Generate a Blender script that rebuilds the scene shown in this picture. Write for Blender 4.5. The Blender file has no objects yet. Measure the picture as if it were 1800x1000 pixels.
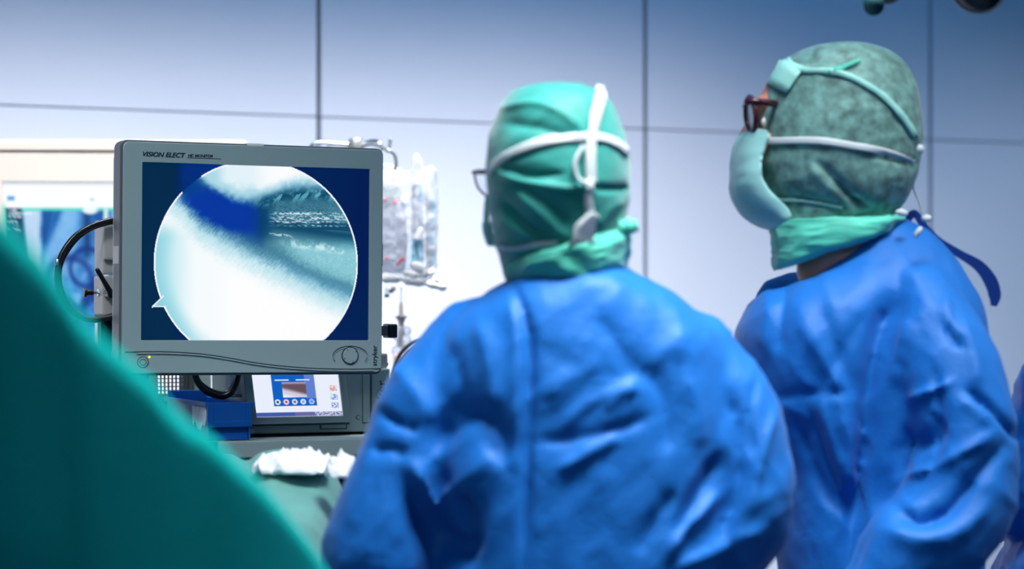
import bpy, bmesh, math, random
import numpy as np
from mathutils import Vector, Matrix, Quaternion
from mathutils.bvhtree import BVHTree
random.seed(7); rng = np.random.default_rng(7)
SC = bpy.context.scene
COL = SC.collection
R = math.radians

# ------------------------------------------------------------------ camera
F = 4250.0; CZ = 1.40; HOR = 523.0
cam_d = bpy.data.cameras.new('camera'); cam = bpy.data.objects.new('camera', cam_d); COL.objects.link(cam)
cam.location = (0, 0, CZ); cam.rotation_euler = (R(90), 0, 0)
cam_d.sensor_width = 36.0; cam_d.lens = F * 36.0 / 1800.0
cam_d.shift_y = (HOR - 500.0) / 1800.0
cam_d.clip_start = 0.05; cam_d.clip_end = 60
cam_d.dof.use_dof = True; cam_d.dof.focus_distance = 3.98; cam_d.dof.aperture_fstop = 2.6
SC.camera = cam
# ------------------------------------------------------------------ colour management, world
vs = SC.view_settings
vs.view_transform = 'Standard'; vs.look = 'None'; vs.gamma = 1.0; vs.exposure = 0.0; vs.use_curve_mapping = False
w = bpy.data.worlds.new('world'); SC.world = w; w.use_nodes = True
bgn = w.node_tree.nodes['Background']
bgn.inputs[0].default_value = (0.10, 0.40, 0.66, 1); bgn.inputs[1].default_value = 0.23

# wall frame: S1 is the middle panel joint, D runs along the wall to the right, N points into the room
TH = R(27.6)
S1 = Vector((0.340, 6.15, 0)); D = Vector((math.cos(TH), math.sin(TH), 0)); N = Vector((math.sin(TH), -math.cos(TH), 0))
def W(s, n, z): return S1 + D * s + N * n + Vector((0, 0, z))

def area(name, loc, aim, sx, sy, power, col, spread=180, shape='RECTANGLE'):
    l = bpy.data.lights.new(name, 'AREA'); l.shape = shape; l.size = sx; l.size_y = sy
    l.energy = power; l.color = col; l.spread = R(spread)
    o = bpy.data.objects.new(name, l); COL.objects.link(o); o.location = loc
    d = (Vector(aim) - Vector(loc)).normalized()
    o.rotation_euler = d.to_track_quat('-Z', 'Y').to_euler()
    return o
# ceiling luminaires: a row washing the back wall, panels behind the camera; the rest are added key and fill lamps
def row(name, s, n, L, power, col, spread, tilt):
    o = area(name, W(s, n, 2.93), W(s, n - tilt, 0.0), 0.35, L, power, col, spread)
    z = (W(s, n, 2.93) - W(s, n - tilt, 0.0)).normalized()
    y = D - z * D.dot(z); y.normalize(); x = y.cross(z)
    o.rotation_euler = Matrix((x, y, z)).transposed().to_euler()
    return o
row('ceiling_lamp_wall', -1.4, 1.38, 3.3, 58, (0.98, 0.95, 0.91), 71, 1.36)
row('blue_wall_fill', -0.7, 1.2, 3.2, 12, (0.05, 0.45, 1.0), 176, 0.3)  # added blue fill, no real cove: tints the upper wall
row('wall_end_fill', 1.1, 1.38, 1.1, 7, (0.76, 0.88, 1.0), 71, 1.36)  # added fill that lifts the right end of the wall
area('surgeon_back_key', (0.36, 2.54, 2.93), (0.10, 2.98, 1.3), 0.8, 0.4, 11, (0.93, 0.97, 1.0), 58)  # added key aimed at the left surgeon's back, kept narrow
area('right_sleeve_fill', (1.70, 2.95, 2.93), (1.12, 3.35, 1.3), 0.4, 0.6, 6, (0.85, 0.95, 1.0), 66)  # added lamp that brightens the right surgeon's sleeve and shoulder
area('ceiling_lamp_rear', (-0.6, -0.8, 2.93), (-0.2, 3.0, 1.2), 2.0, 0.6, 11, (0.86, 0.96, 1.0), 150)
area('drape_crest_fill', (-0.25, 1.95, 2.93), (-0.27, 2.0, 1.2), 0.3, 0.3, 5, (0.86, 0.98, 1.0), 50)  # added lamp above the foreground drape to brighten its crest
area('monitor_front_fill', (-1.05, 2.1, 2.93), (-0.45, 3.98, 1.40), 0.6, 0.4, 1.9, (0.92, 0.98, 1.0), 40)  # added fill that brightens the monitor bezel
sp = bpy.data.lights.new('surgical_spot', 'SPOT'); sp.energy = 10; sp.spot_size = R(26); sp.spot_blend = 0.6; sp.shadow_soft_size = 0.18
sp.color = (1.0, 0.97, 0.93)
spo = bpy.data.objects.new('surgical_spot', sp); COL.objects.link(spo); spo.location = (-0.75, 3.75, 2.6)
spo.rotation_euler = (Vector((-0.34, 3.35, 1.15)) - spo.location).to_track_quat('-Z', 'Y').to_euler()

# ------------------------------------------------------------------ helpers
def lin(c):
    c = np.asarray(c, float) / 255.0
    return np.where(c <= 0.04045, c / 12.92, ((c + 0.055) / 1.055) ** 2.4)
def P(px, py, Y): return Vector(((px - 900) * Y / F, Y, CZ + (HOR - py) * Y / F))
def proj(co):
    Y = np.maximum(co[:, 1], 0.05)
    return 900 + co[:, 0] * F / Y, HOR - (co[:, 2] - CZ) * F / Y

def mat(name, rgb, rough=0.5, metal=0.0, spec=0.5, noise=None, bump=None, sheen=0.0, coat=0.0, sub=0.0, trans=0.0, stretch=None):
    """rgb in sRGB 0-255; noise=(scale, amount 0-1) mottles the colour; bump=(scale, strength)"""
    m = bpy.data.materials.new(name); m.use_nodes = True
    nt = m.node_tree; b = nt.nodes['Principled BSDF']
    l = lin(rgb)
    b.inputs['Base Color'].default_value = (*l, 1); b.inputs['Roughness'].default_value = rough
    b.inputs['Metallic'].default_value = metal; b.inputs['Specular IOR Level'].default_value = spec
    b.inputs['Sheen Weight'].default_value = sheen; b.inputs['Coat Weight'].default_value = coat
    b.inputs['Transmission Weight'].default_value = trans
    tc = nt.nodes.new('ShaderNodeTexCoord')
    src = tc.outputs['Object']
    if stretch:
        mp = nt.nodes.new('ShaderNodeMapping'); mp.inputs['Scale'].default_value = stretch
        nt.links.new(src, mp.inputs[0]); src = mp.outputs[0]
    if noise:
        n = nt.nodes.new('ShaderNodeTexNoise'); n.inputs['Scale'].default_value = noise[0]; n.inputs['Detail'].default_value = 4
        cr = nt.nodes.new('ShaderNodeValToRGB'); cr.color_ramp.elements[0].position = 0.32; cr.color_ramp.elements[1].position = 0.68
        a = noise[1]
        cr.color_ramp.elements[0].color = (*(l * (1 - a)), 1)
        cr.color_ramp.elements[1].color = (*np.minimum(l * (1 + a) + 0.01 * a, 1), 1)
        nt.links.new(src, n.inputs['Vector'])
        nt.links.new(n.outputs['Fac'], cr.inputs[0]); nt.links.new(cr.outputs[0], b.inputs['Base Color'])
    if bump:
        n = nt.nodes.new('ShaderNodeTexNoise'); n.inputs['Scale'].default_value = bump[0]; n.inputs['Detail'].default_value = 5
        bp = nt.nodes.new('ShaderNodeBump'); bp.inputs['Strength'].default_value = bump[1]; bp.inputs['Distance'].default_value = 0.01
        nt.links.new(src, n.inputs['Vector'])
        nt.links.new(n.outputs['Fac'], bp.inputs['Height']); nt.links.new(bp.outputs[0], b.inputs['Normal'])
    return m
def mat_screen(name, strength=1.0):
    m = bpy.data.materials.new(name); m.use_nodes = True; nt = m.node_tree; b = nt.nodes['Principled BSDF']
    a = nt.nodes.new('ShaderNodeAttribute'); a.attribute_name = 'pixel'
    b.inputs['Base Color'].default_value = (0.004, 0.005, 0.008, 1); b.inputs['Roughness'].default_value = 0.35; b.inputs['Specular IOR Level'].default_value = 0.15
    nt.links.new(a.outputs['Color'], b.inputs['Emission Color']); b.inputs['Emission Strength'].default_value = strength
    return m
def mat_film(name, rgb, clear, rough=0.15, bump=None):
    """thin clear plastic: part see-through, part white glossy film"""
    m = mat(name, rgb, rough, bump=bump, spec=0.6); nt = m.node_tree
    out = nt.nodes['Material Output']; b = nt.nodes['Principled BSDF']
    t = nt.nodes.new('ShaderNodeBsdfTransparent'); t.inputs[0].default_value = (0.97, 0.98, 1, 1)
    lw = nt.nodes.new('ShaderNodeLayerWeight'); lw.inputs[0].default_value = 0.35
    mr = nt.nodes.new('ShaderNodeMapRange'); mr.inputs['To Min'].default_value = 1 - clear; mr.inputs['To Max'].default_value = 1.0
    nt.links.new(lw.outputs['Facing'], mr.inputs['Value'])
    mx = nt.nodes.new('ShaderNodeMixShader')
    nt.links.new(mr.outputs[0], mx.inputs[0]); nt.links.new(t.outputs[0], mx.inputs[1]); nt.links.new(b.outputs[0], mx.inputs[2])
    nt.links.new(mx.outputs[0], out.inputs[0])
    return m

def link(name, me, m=None, parent=None, smooth=False):
    o = bpy.data.objects.new(name, me); COL.objects.link(o)
    if m is not None and not me.materials: me.materials.append(m)
    if smooth: me.polygons.foreach_set('use_smooth', [True] * len(me.polygons))
    if parent is not None: o.parent = parent
    return o
def mesh(name, v, f):
    me = bpy.data.meshes.new(name); me.from_pydata([tuple(map(float, p)) for p in v], [], [tuple(map(int, q)) for q in f]); me.update(); return me
def obj(name, v, f, m, parent=None, smooth=False):
    return link(name, mesh(name, v, f), m, parent, smooth)
def tag(o, label=None, cat=None, group=None, kind=None):
    if label: o['label'] = label
    if cat: o['category'] = cat
    if group: o['group'] = group
    if kind: o['kind'] = kind
    return o
def thing(name, label, cat, loc=(0, 0, 0), rot=(0, 0, 0), group=None):
    o = bpy.data.objects.new(name, None); COL.objects.link(o); o.location = loc; o.rotation_euler = rot
    o.empty_display_size = 0.05
    bpy.context.view_layer.update()
    return tag(o, label, cat, group)

class MB:
    """collects simple solids in one mesh"""
    def __init__(s): s.v = []; s.f = []
    def add(s, v, f):
        k = len(s.v); s.v += [tuple(p) for p in v]; s.f += [tuple(i + k for i in q) for q in f]; return s
    def box(s, x0, x1, y0, y1, z0, z1):
        v = [(x, y, z) for z in (z0, z1) for y in (y0, y1) for x in (x0, x1)]
        return s.add(v, [(0, 2, 3, 1), (4, 5, 7, 6), (0, 1, 5, 4), (2, 6, 7, 3), (0, 4, 6, 2), (1, 3, 7, 5)])
    def tube(s, pts, r, n=10): return s.add(*tube(pts, r, n))
    def build(s, name, m, parent=None, smooth=False, bevel=0.0, seg=2):
        me = mesh(name, s.v, s.f)
        if bevel:
            bm = bmesh.new(); bm.from_mesh(me)
            bmesh.ops.remove_doubles(bm, verts=bm.verts, dist=1e-6)
            ed = [e for e in bm.edges if len(e.link_faces) == 2 and e.calc_face_angle(0) > 0.6]
            bmesh.ops.bevel(bm, geom=ed, offset=bevel, segments=seg, affect='EDGES', profile=0.6, clamp_overlap=True)
            bm.to_mesh(me); bm.free()
        return link(name, me, m, parent, smooth)
def catmull(pts, n):
    p = np.asarray(pts, float); m = len(p)
    if m < 3:
        t = np.linspace(0, 1, n)[:, None]; return p[0] * (1 - t) + p[-1] * t
    q = np.vstack([2 * p[0] - p[1], p, 2 * p[-1] - p[-2]])
    out = []
    for u in np.linspace(0, m - 1 - 1e-9, n):
        i = int(u); t = u - i; a, b, c, d = q[i], q[i + 1], q[i + 2], q[i + 3]
        out.append(0.5 * (2 * b + (c - a) * t + (2 * a - 5 * b + 4 * c - d) * t * t + (3 * b - a - 3 * c + d) * t ** 3))
    return np.array(out)
def tube(pts, r, n=10, flat=None):
    """closed round tube along points; r number or list; rounded ends"""
    p = np.asarray([tuple(q) for q in pts], float); k = len(p)
    r = np.full(k, r, float) if np.isscalar(r) else np.asarray(r, float)
    # rounded caps
    d0 = p[0] - p[1]; d0 /= np.linalg.norm(d0); d1 = p[-1] - p[-2]; d1 /= np.linalg.norm(d1)
    cp = [p[0] + d0 * r[0] * math.sin(a) for a in (1.35, 0.9, 0.45)]; cr = [r[0] * math.cos(a) for a in (1.35, 0.9, 0.45)]
    ep = [p[-1] + d1 * r[-1] * math.sin(a) for a in (0.45, 0.9, 1.35)]; er = [r[-1] * math.cos(a) for a in (0.45, 0.9, 1.35)]
    p = np.vstack([cp, p, ep]); r = np.concatenate([cr, r, er]); k = len(p)
    t = np.gradient(p, axis=0); t /= np.linalg.norm(t, axis=1)[:, None]
    up = np.array([0, 0, 1.0]) if abs(t[0][2]) < 0.9 else np.array([1.0, 0, 0])
    nrm = up - t[0] * up.dot(t[0]); nrm /= np.linalg.norm(nrm)
    v = []
    for i in range(k):
        nrm = nrm - t[i] * nrm.dot(t[i]); nrm /= np.linalg.norm(nrm); b = np.cross(t[i], nrm)
        for j in range(n):
            a = 2 * math.pi * j / n
            v.append(p[i] + (nrm * math.cos(a) + b * math.sin(a)) * r[i])
    f = [(i * n + j, i * n + (j + 1) % n, (i + 1) * n + (j + 1) % n, (i + 1) * n + j) for i in range(k - 1) for j in range(n)]
    f += [tuple(range(n))[::-1], tuple((k - 1) * n + j for j in range(n))]
    return v, f
def curve_tube(name, pts, r, m, parent=None, n=10, samples=40):
    v, f = tube(catmull([tuple(p) for p in pts], samples), r, n); return obj(name, v, f, m, parent, True)
def rot_to(v, axis):
    q = Vector((0, 0, 1)).rotation_difference(Vector(axis).normalized()); return [q @ Vector(p) for p in v]
def lathe(profile, n=32):
    """profile [(r, z)] -> closed solid of revolution about z"""
    v = []; f = []
    for r, z in profile:
        for j in range(n):
            a = 2 * math.pi * j / n; v.append((max(r, 1e-4) * math.cos(a), max(r, 1e-4) * math.sin(a), z))
    k = len(profile)
    for i in range(k - 1):
        for j in range(n): f.append((i * n + j, i * n + (j + 1) % n, (i + 1) * n + (j + 1) % n, (i + 1) * n + j))
    f += [tuple(range(n))[::-1], tuple((k - 1) * n + j for j in range(n))]
    return v, f
def ellipsoid(c, rad, rot=None, nu=20, nv=14):
    v = []; M = rot or Matrix.Identity(3)
    for i in range(nv + 1):
        th = math.pi * min(max(i / nv, 0.02), 0.98)
        for j in range(nu):
            a = 2 * math.pi * j / nu
            q = M @ Vector((rad[0] * math.sin(th) * math.cos(a), rad[1] * math.sin(th) * math.sin(a), -rad[2] * math.cos(th)))
            v.append(Vector(c) + q)
    f = [(i * nu + j, i * nu + (j + 1) % nu, (i + 1) * nu + (j + 1) % nu, (i + 1) * nu + j) for i in range(nv) for j in range(nu)]
    f += [tuple(range(nu))[::-1], tuple(nv * nu + j for j in range(nu))]
    return v, f
def silh_loft(rings, Y, nseg=56, nz=70, p=2.3):
    """rings [(py, x_left, x_right, half_depth, dy, tilt_px)] in photograph pixels at distance Y -> closed body"""
    q = np.array([list(r) + [0] * (6 - len(r)) for r in rings], float)
    q = catmull(q, nz); v = []
    for py, xl, xr, hd, dy, tl in q:
        cx = (xl + xr) / 2; hw = max(abs(xr - xl) / 2, 0.6); hd = max(hd, 0.0006)
        for j in range(nseg):
            a = 2 * math.pi * j / nseg; c, s = math.cos(a), math.sin(a)
            e = 2.0 / p
            ux = math.copysign(abs(c) ** e, c); uy = math.copysign(abs(s) ** e, s)
            b = P(cx + hw * ux, py + tl * ux, Y); v.append((b.x, Y + dy + hd * uy, b.z))
    k = len(q)
    f = [(i * nseg + j, (i + 1) * nseg + j, (i + 1) * nseg + (j + 1) % nseg, i * nseg + (j + 1) % nseg) for i in range(k - 1) for j in range(nseg)]
    f += [tuple(range(nseg)), tuple((k - 1) * nseg + j for j in range(nseg))[::-1]]
    return v, f
def union(parts, voxel, smooth=4):
    """one continuous surface round overlapping solids"""
    mb = MB()
    for v, f in parts: mb.add([tuple(p) for p in v], f)
    me = mesh('tmp', mb.v, mb.f)
    bm = bmesh.new(); bm.from_mesh(me); bmesh.ops.recalc_face_normals(bm, faces=bm.faces); bm.to_mesh(me); bm.free()
    o = bpy.data.objects.new('tmp', me); COL.objects.link(o)
    r = o.modifiers.new('r', 'REMESH'); r.mode = 'VOXEL'; r.voxel_size = voxel
    s = o.modifiers.new('s', 'SMOOTH'); s.iterations = smooth; s.factor = 0.5
    bpy.context.view_layer.update()
    res = bpy.data.meshes.new_from_object(o.evaluated_get(bpy.context.evaluated_depsgraph_get()))
    bpy.data.objects.remove(o); bpy.data.meshes.remove(me)
    return res
def get_co(me):
    a = np.empty(len(me.vertices) * 3); me.vertices.foreach_get('co', a); return a.reshape(-1, 3)
def get_no(me):
    a = np.empty(len(me.vertices) * 3); me.vertices.foreach_get('normal', a); return a.reshape(-1, 3)
def set_co(me, co): me.vertices.foreach_set('co', co.ravel()); me.update()
def hash3(i, seed):
    h = (i[..., 0] * 374761393 + i[..., 1] * 668265263 + i[..., 2] * 1274126177 + seed * 362437) & 0x7fffffff
    h = ((h ^ (h >> 13)) * 1274126177) & 0x7fffffff
    return ((h ^ (h >> 16)) & 0xffff) / 65535.0
def vnoise(p, seed=0):
    p = np.asarray(p, float); i = np.floor(p).astype(np.int64); f = p - i; f = f * f * f * (f * (f * 6 - 15) + 10)
    out = 0
    for dx in (0, 1):
        for dy in (0, 1):
            for dz in (0, 1):
                wgt = (f[..., 0] if dx else 1 - f[..., 0]) * (f[..., 1] if dy else 1 - f[..., 1]) * (f[..., 2] if dz else 1 - f[..., 2])
                out = out + wgt * hash3(i + np.array([dx, dy, dz]), seed)
    return out
def fbm(p, seed=0, o=4):
    s = 0; a = 0.5; t = 0
    for k in range(o): s = s + a * vnoise(np.asarray(p) * 2 ** k, seed + k); t += a; a *= 0.5
    return s / t
def ridged(p, seed=0, o=3):
    s = 0; a = 0.5; t = 0
    for k in range(o): s = s + a * (1 - np.abs(2 * vnoise(np.asarray(p) * 2 ** k, seed + k) - 1)) ** 2; t += a; a *= 0.5
    return s / t
def polydist(x, y, pts):
    """distance to a polyline, and the signed side"""
    p = np.asarray(pts, float); best = np.full(len(x), 1e9); side = np.zeros(len(x)); tt = np.zeros(len(x))
    for k in range(len(p) - 1):
        d = p[k + 1] - p[k]; L2 = d.dot(d)
        t = np.clip(((x - p[k, 0]) * d[0] + (y - p[k, 1]) * d[1]) / L2, 0, 1)
        ex = x - (p[k, 0] + t * d[0]); ey = y - (p[k, 1] + t * d[1]); dd = np.hypot(ex, ey)
        s = np.sign(d[0] * ey - d[1] * ex); b = dd < best
        side[b] = s[b]; tt[b] = (k + t[b]) / (len(p) - 1); best = np.minimum(best, dd)
    return best, side, tt
def fold(me, creases, back=True):
    """presses folds into the camera side of a garment; crease = (points px, width px, depth m): negative depth a valley, positive a ridge"""
    for pts, wd, dep in creases:
        me.update(); co = get_co(me); no = get_no(me); x, y = proj(co)
        pl = catmull(pts, max(6, 4 * len(pts))) if len(pts) > 2 else np.asarray(pts, float)
        d, s, t = polydist(x, y, pl)
        ends = np.clip(np.minimum(t, 1 - t) * 5 + 0.25, 0, 1)
        face = np.clip(-no[:, 1] * 2.2 + 0.35, 0, 1)
        q = d / wd
        a = .95 * dep * (0.62 * np.exp(-1.25 * q) + 0.38 * np.exp(-q * q)) * ends * face
        set_co(me, co + no * a[:, None])
def wrinkle(me, scale, amp, seed, rotm=None, stretch=(1, 1, 1)):
    me.update(); co = get_co(me); no = get_no(me)
    q = co @ (np.array(rotm) if rotm is not None else np.eye(3)) * np.array(stretch) * scale
    q = q + 0.6 * np.stack([fbm(co * scale * 0.7, seed + 20 + k, 2) for k in range(3)], 1)
    a = (ridged(q, seed) - 0.45) * amp
    set_co(me, co + no * a[:, None])
def bvh_of(me): return BVHTree.FromPolygons([v.co for v in me.vertices], [list(p.vertices) for p in me.polygons])
def onto(bvh, px, py, Y, lift=0.002):
    d = P(px, py, 1.0) - Vector((0, 0, CZ)); d.normalize()
    h = bvh.ray_cast(Vector((0, 0, CZ)), d)
    if h[0] is None: return P(px, py, Y), Vector((0, -1, 0))
    n = h[1] if h[1].dot(d) < 0 else -h[1]
    return h[0] + n * lift, n
def strap(name, bvh, pts, wpx, m, parent, Y, lift=0.003, n=40, thick=0.0018):
    """a flat tape lying on a surface; pts in px; wpx number or list"""
    c = catmull([(p[0], p[1]) for p in pts], n)
    wl = np.interp(np.linspace(0, 1, n), np.linspace(0, 1, len(wpx)), wpx) if not np.isscalar(wpx) else np.full(n, wpx)
    tg = np.gradient(c, axis=0); tg /= np.linalg.norm(tg, axis=1)[:, None]
    v = []; cols = 4
    for i in range(n):
        for k in range(cols):
            u = (k / (cols - 1) - 0.5) * wl[i]
            q, nn = onto(bvh, c[i, 0] - tg[i, 1] * u, c[i, 1] + tg[i, 0] * u, Y, lift)
            v.append(q)
        for k in range(cols - 1, -1, -1):
            v.append(v[i * 2 * cols + k] + Vector((0, thick, 0)) * 1.0)
    m2 = 2 * cols
    f = [(i * m2 + j, i * m2 + (j + 1) % m2, (i + 1) * m2 + (j + 1) % m2, (i + 1) * m2 + j) for i in range(n - 1) for j in range(m2)]
    f += [tuple(range(m2))[::-1], tuple((n - 1) * m2 + j for j in range(m2))]
    return obj(name, v, f, m, parent, True)
def text_mesh(name, s, size, m, parent, loc, rot, shear=0.0, sx=1.0, weight=0.0, depth=0.0004, align='LEFT'):
    c = bpy.data.curves.new(name, 'FONT'); c.body = s; c.size = size; c.shear = shear; c.extrude = depth; c.offset = weight; c.align_x = align
    c.resolution_u = 4
    o = bpy.data.objects.new(name, c); COL.objects.link(o); bpy.context.view_layer.update()
    me = bpy.data.meshes.new_from_object(o.evaluated_get(bpy.context.evaluated_depsgraph_get())); bpy.data.objects.remove(o)
    me.materials.clear(); me.transform(Matrix.Diagonal((sx, 1, 1, 1)))
    o = link(name, me, m, parent); o.location = loc; o.rotation_euler = rot; return o
def rrect(x0, x1, z0, z1, r, n=6):
    out = []
    for cx, cz, a0 in ((x1 - r, z1 - r, 0), (x0 + r, z1 - r, 90), (x0 + r, z0 + r, 180), (x1 - r, z0 + r, 270)):
        for k in range(n + 1):
            a = R(a0 + 90 * k / n); out.append((cx + r * math.cos(a), cz + r * math.sin(a)))
    return out
def extrude_xz(poly, y0, y1):
    n = len(poly); v = [(x, y0, z) for x, z in poly] + [(x, y1, z) for x, z in poly]
    f = [tuple(range(n))[::-1], tuple(range(n, 2 * n))] + [(i, (i + 1) % n, n + (i + 1) % n, n + i) for i in range(n)]
    return v, f
def local(root, px, py, c):
    """point where the sight line through a pixel meets the plane y=c of a thing's own frame"""
    Mi = root.matrix_world.inverted(); o = Mi @ Vector((0, 0, CZ)); d = (Mi.to_3x3()) @ (P(px, py, 1.0) - Vector((0, 0, CZ)))
    t = (c - o.y) / d.y; q = o + d * t; return q.x, q.z
def pixel_grid(name, corners, img, m, parent):
    """flat screen: corners (x0,x1,z0,z1,y) in local units, img (h,w,3) sRGB 0-255 shown as its glowing picture"""
    x0, x1, z0, z1, y = corners; h, wd = img.shape[:2]
    xs = np.linspace(x0, x1, wd); zs = np.linspace(z1, z0, h)
    X, Z = np.meshgrid(xs, zs); v = np.stack([X.ravel(), np.full(X.size, y), Z.ravel()], 1)
    I = np.arange(h * wd).reshape(h, wd)
    f = np.stack([I[:-1, :-1].ravel(), I[1:, :-1].ravel(), I[1:, 1:].ravel(), I[:-1, 1:].ravel()], 1)
    me = bpy.data.meshes.new(name)
    me.vertices.add(len(v)); me.vertices.foreach_set('co', v.ravel())
    me.loops.add(f.size); me.loops.foreach_set('vertex_index', f.ravel())
    me.polygons.add(len(f)); me.polygons.foreach_set('loop_start', np.arange(len(f)) * 4); me.update(calc_edges=True)
    a = me.attributes.new('pixel', 'FLOAT_COLOR', 'POINT')
    rgba = np.ones((h * wd, 4)); rgba[:, :3] = lin(np.clip(img, 0, 255)).reshape(-1, 3); a.data.foreach_set('color', rgba.ravel())
    return link(name, me, m, parent)
sm = lambda a, b, x: (lambda t: t * t * (3 - 2 * t))(np.clip((x - a) / (b - a), 0, 1))
def mixc(img, mask, c):
    return img * (1 - mask[..., None]) + np.asarray(c, float) * mask[..., None]

# ------------------------------------------------------------------ materials
M = {}
M['panel'] = mat('wall_panel_lacquer', (218, 224, 240), 0.42, spec=0.3, noise=(1.2, 0.03))
M['joint'] = mat('joint_dark', (62, 74, 80), 0.7)
M['floor'] = mat('vinyl_floor', (52, 92, 132), 0.35, noise=(30, 0.1))
M['ceiling'] = mat('ceiling_white', (150, 178, 206), 0.8, noise=(4, 0.03))
M['bezel'] = mat('bezel_grey', (170, 190, 190), 0.42, spec=0.4, bump=(420, 0.03))
M['rim'] = mat('bezel_rim', (96, 98, 106), 0.45)
M['groove'] = mat('groove_dark', (52, 66, 70), 0.6)
M['ink'] = mat('ink_navy', (14, 28, 58), 0.6)
M['black'] = mat('black_plastic', (14, 15, 18), 0.35, bump=(90, 0.05))
M['rubber'] = mat('black_cable', (13, 13, 17), 0.3, spec=0.6)
M['beige'] = mat('warm_grey_plastic', (186, 180, 178), 0.45)
M['alu'] = mat('brushed_aluminium', (196, 198, 200), 0.3, 0.85, bump=(200, 0.04))
M['navy'] = mat('navy_channel', (30, 42, 64), 0.5)
M['chrome'] = mat('chrome', (205, 212, 214), 0.16, 1.0)
M['cream'] = mat('cream_plastic', (186, 178, 172), 0.45)
M['white'] = mat('white_plastic', (236, 235, 235), 0.4)
M['console'] = mat('console_grey', (146, 164, 164), 0.45, bump=(300, 0.03))
M['dark'] = mat('dark_grey', (56, 66, 70), 0.55)
M['bin'] = mat('blue_bin', (4, 80, 162), 0.35, spec=0.5, bump=(60, 0.03))
M['paper'] = mat('worn_label', (232, 232, 246), 0.6, noise=(60, 0.12))
M['screen'] = mat_screen('lit_screen', 1.0)
M['led'] = mat('yellow_led', (250, 220, 40), 0.4)
M['led'].node_tree.nodes['Principled BSDF'].inputs['Emission Color'].default_value = (1, 0.8, 0.03, 1)
M['led'].node_tree.nodes['Principled BSDF'].inputs['Emission Strength'].default_value = 1.0
M['film'] = mat_film('clear_film', (206, 212, 222), 0.74, 0.12, bump=(40, 0.35))
M['pouch'] = mat_film('fluid_pouch', (186, 186, 198), 0.5, 0.2, bump=(25, 0.2))
M['red'] = mat('red_cap', (232, 48, 66), 0.4)
M['cyan'] = mat('pale_blue_print', (120, 200, 226), 0.5, noise=(70, 0.3))
M['tan'] = mat('tan_plastic', (206, 190, 184), 0.5)
M['teal'] = mat('dark_teal_print', (30, 92, 104), 0.5)
M['gown'] = mat('blue_gown_fabric', (4, 104, 190), 0.55, spec=0.34, sheen=0.08, bump=(170, 0.10), noise=(9, 0.06))
M['gown2'] = mat('blue_gown_dark', (4, 50, 128), 0.5, spec=0.35, bump=(170, 0.10))
M['tape'] = mat('white_tie', (200, 208, 212), 0.6, bump=(260, 0.1))
M['hood'] = mat('green_hood_fabric', (28, 146, 136), 0.6, sheen=0.3, noise=(16, 0.16), bump=(60, 0.10))
M['hood2'] = mat('sage_hood_fabric', (100, 144, 138), 0.6, sheen=0.2, noise=(62, 0.45), bump=(60, 0.10))
M['collar'] = mat('bright_green_collar', (72, 190, 166), 0.6, sheen=0.3, noise=(30, 0.14))
M['mint'] = mat('mint_patch', (160, 224, 212), 0.6)
M['mask'] = mat('mask_fabric', (146, 202, 200), 0.6, sheen=0.2, noise=(30, 0.08))
M['skin'] = mat('skin', (196, 128, 104), 0.5, noise=(40, 0.06))
M['maroon'] = mat('maroon_frame', (60, 12, 30), 0.25)
M['lens'] = mat_film('lens_glass', (210, 220, 228), 0.85, 0.05)
M['glove'] = mat('latex_glove', (222, 212, 190), 0.5)
M['eye'] = mat('eye_white', (226, 222, 216), 0.2)
M['drape'] = mat('green_drape_cloth', (0, 166, 160), 0.8, spec=0.1, sheen=0.0, noise=(5, 0.06), bump=(140, 0.12))
M['drape2'] = mat('pale_green_drape', (88, 146, 138), 0.7, sheen=0.2, noise=(12, 0.08), bump=(140, 0.12))
M['gauze'] = mat('white_gauze', (226, 228, 234), 0.8, bump=(160, 0.3))
M['trouser'] = mat('scrub_trouser', (40, 110, 120), 0.8)
M['shoe'] = mat('clog_white', (220, 222, 222), 0.4)
M['lampglass'] = mat('dark_lamp_glass', (4, 18, 22), 0.15, spec=0.25)
M['handle'] = mat('teal_lamp_handle', (22, 74, 80), 0.5)
M['steel'] = mat('steel', (150, 154, 156), 0.35, 0.7)

# ------------------------------------------------------------------ room
def wall_box(mb, s0, s1, n0, n1, z0, z1):
    v = [W(s, n, z) for z in (z0, z1) for n in (n1, n0) for s in (s0, s1)]
    mb.add(v, [(0, 2, 3, 1), (4, 5, 7, 6), (0, 1, 5, 4), (2, 6, 7, 3), (0, 4, 6, 2), (1, 3, 7, 5)])
mb = MB(); wall_box(mb, -6.0, 5.0, -0.14, -0.016, 0.0, 3.0)
wall = tag(mb.build('wall_back', M['joint']), kind='structure')
wall['label'] = 'pale lavender panelled wall with dark vertical joints behind the surgeons'
ZH = 1.828
for k in range(-6, 5):
    for z0, z1 in ((0.10, ZH - 0.0015), (ZH + 0.0015, 2.995)):
        mb = MB(); wall_box(mb, k * 0.9 + 0.0055, k * 0.9 + 0.9 - 0.0055, -0.0155, 0.0, z0, z1)
        mb.build('panel', M['panel'], wall, bevel=0.0015, seg=1)
mb = MB(); wall_box(mb, -6, 5, -0.2, 8.0, -0.1, 0.0); tag(mb.build('floor', M['floor']), kind='structure')
mb = MB(); wall_box(mb, -6, 5, -0.2, 8.0, 3.0, 3.1); tag(mb.build('ceiling', M['ceiling']), kind='structure')
mb = MB(); wall_box(mb, -6, 5, -0.015, 0.004, 0.001, 0.099); tag(mb.build('baseboard_back', M['joint']), kind='structure')

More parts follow.
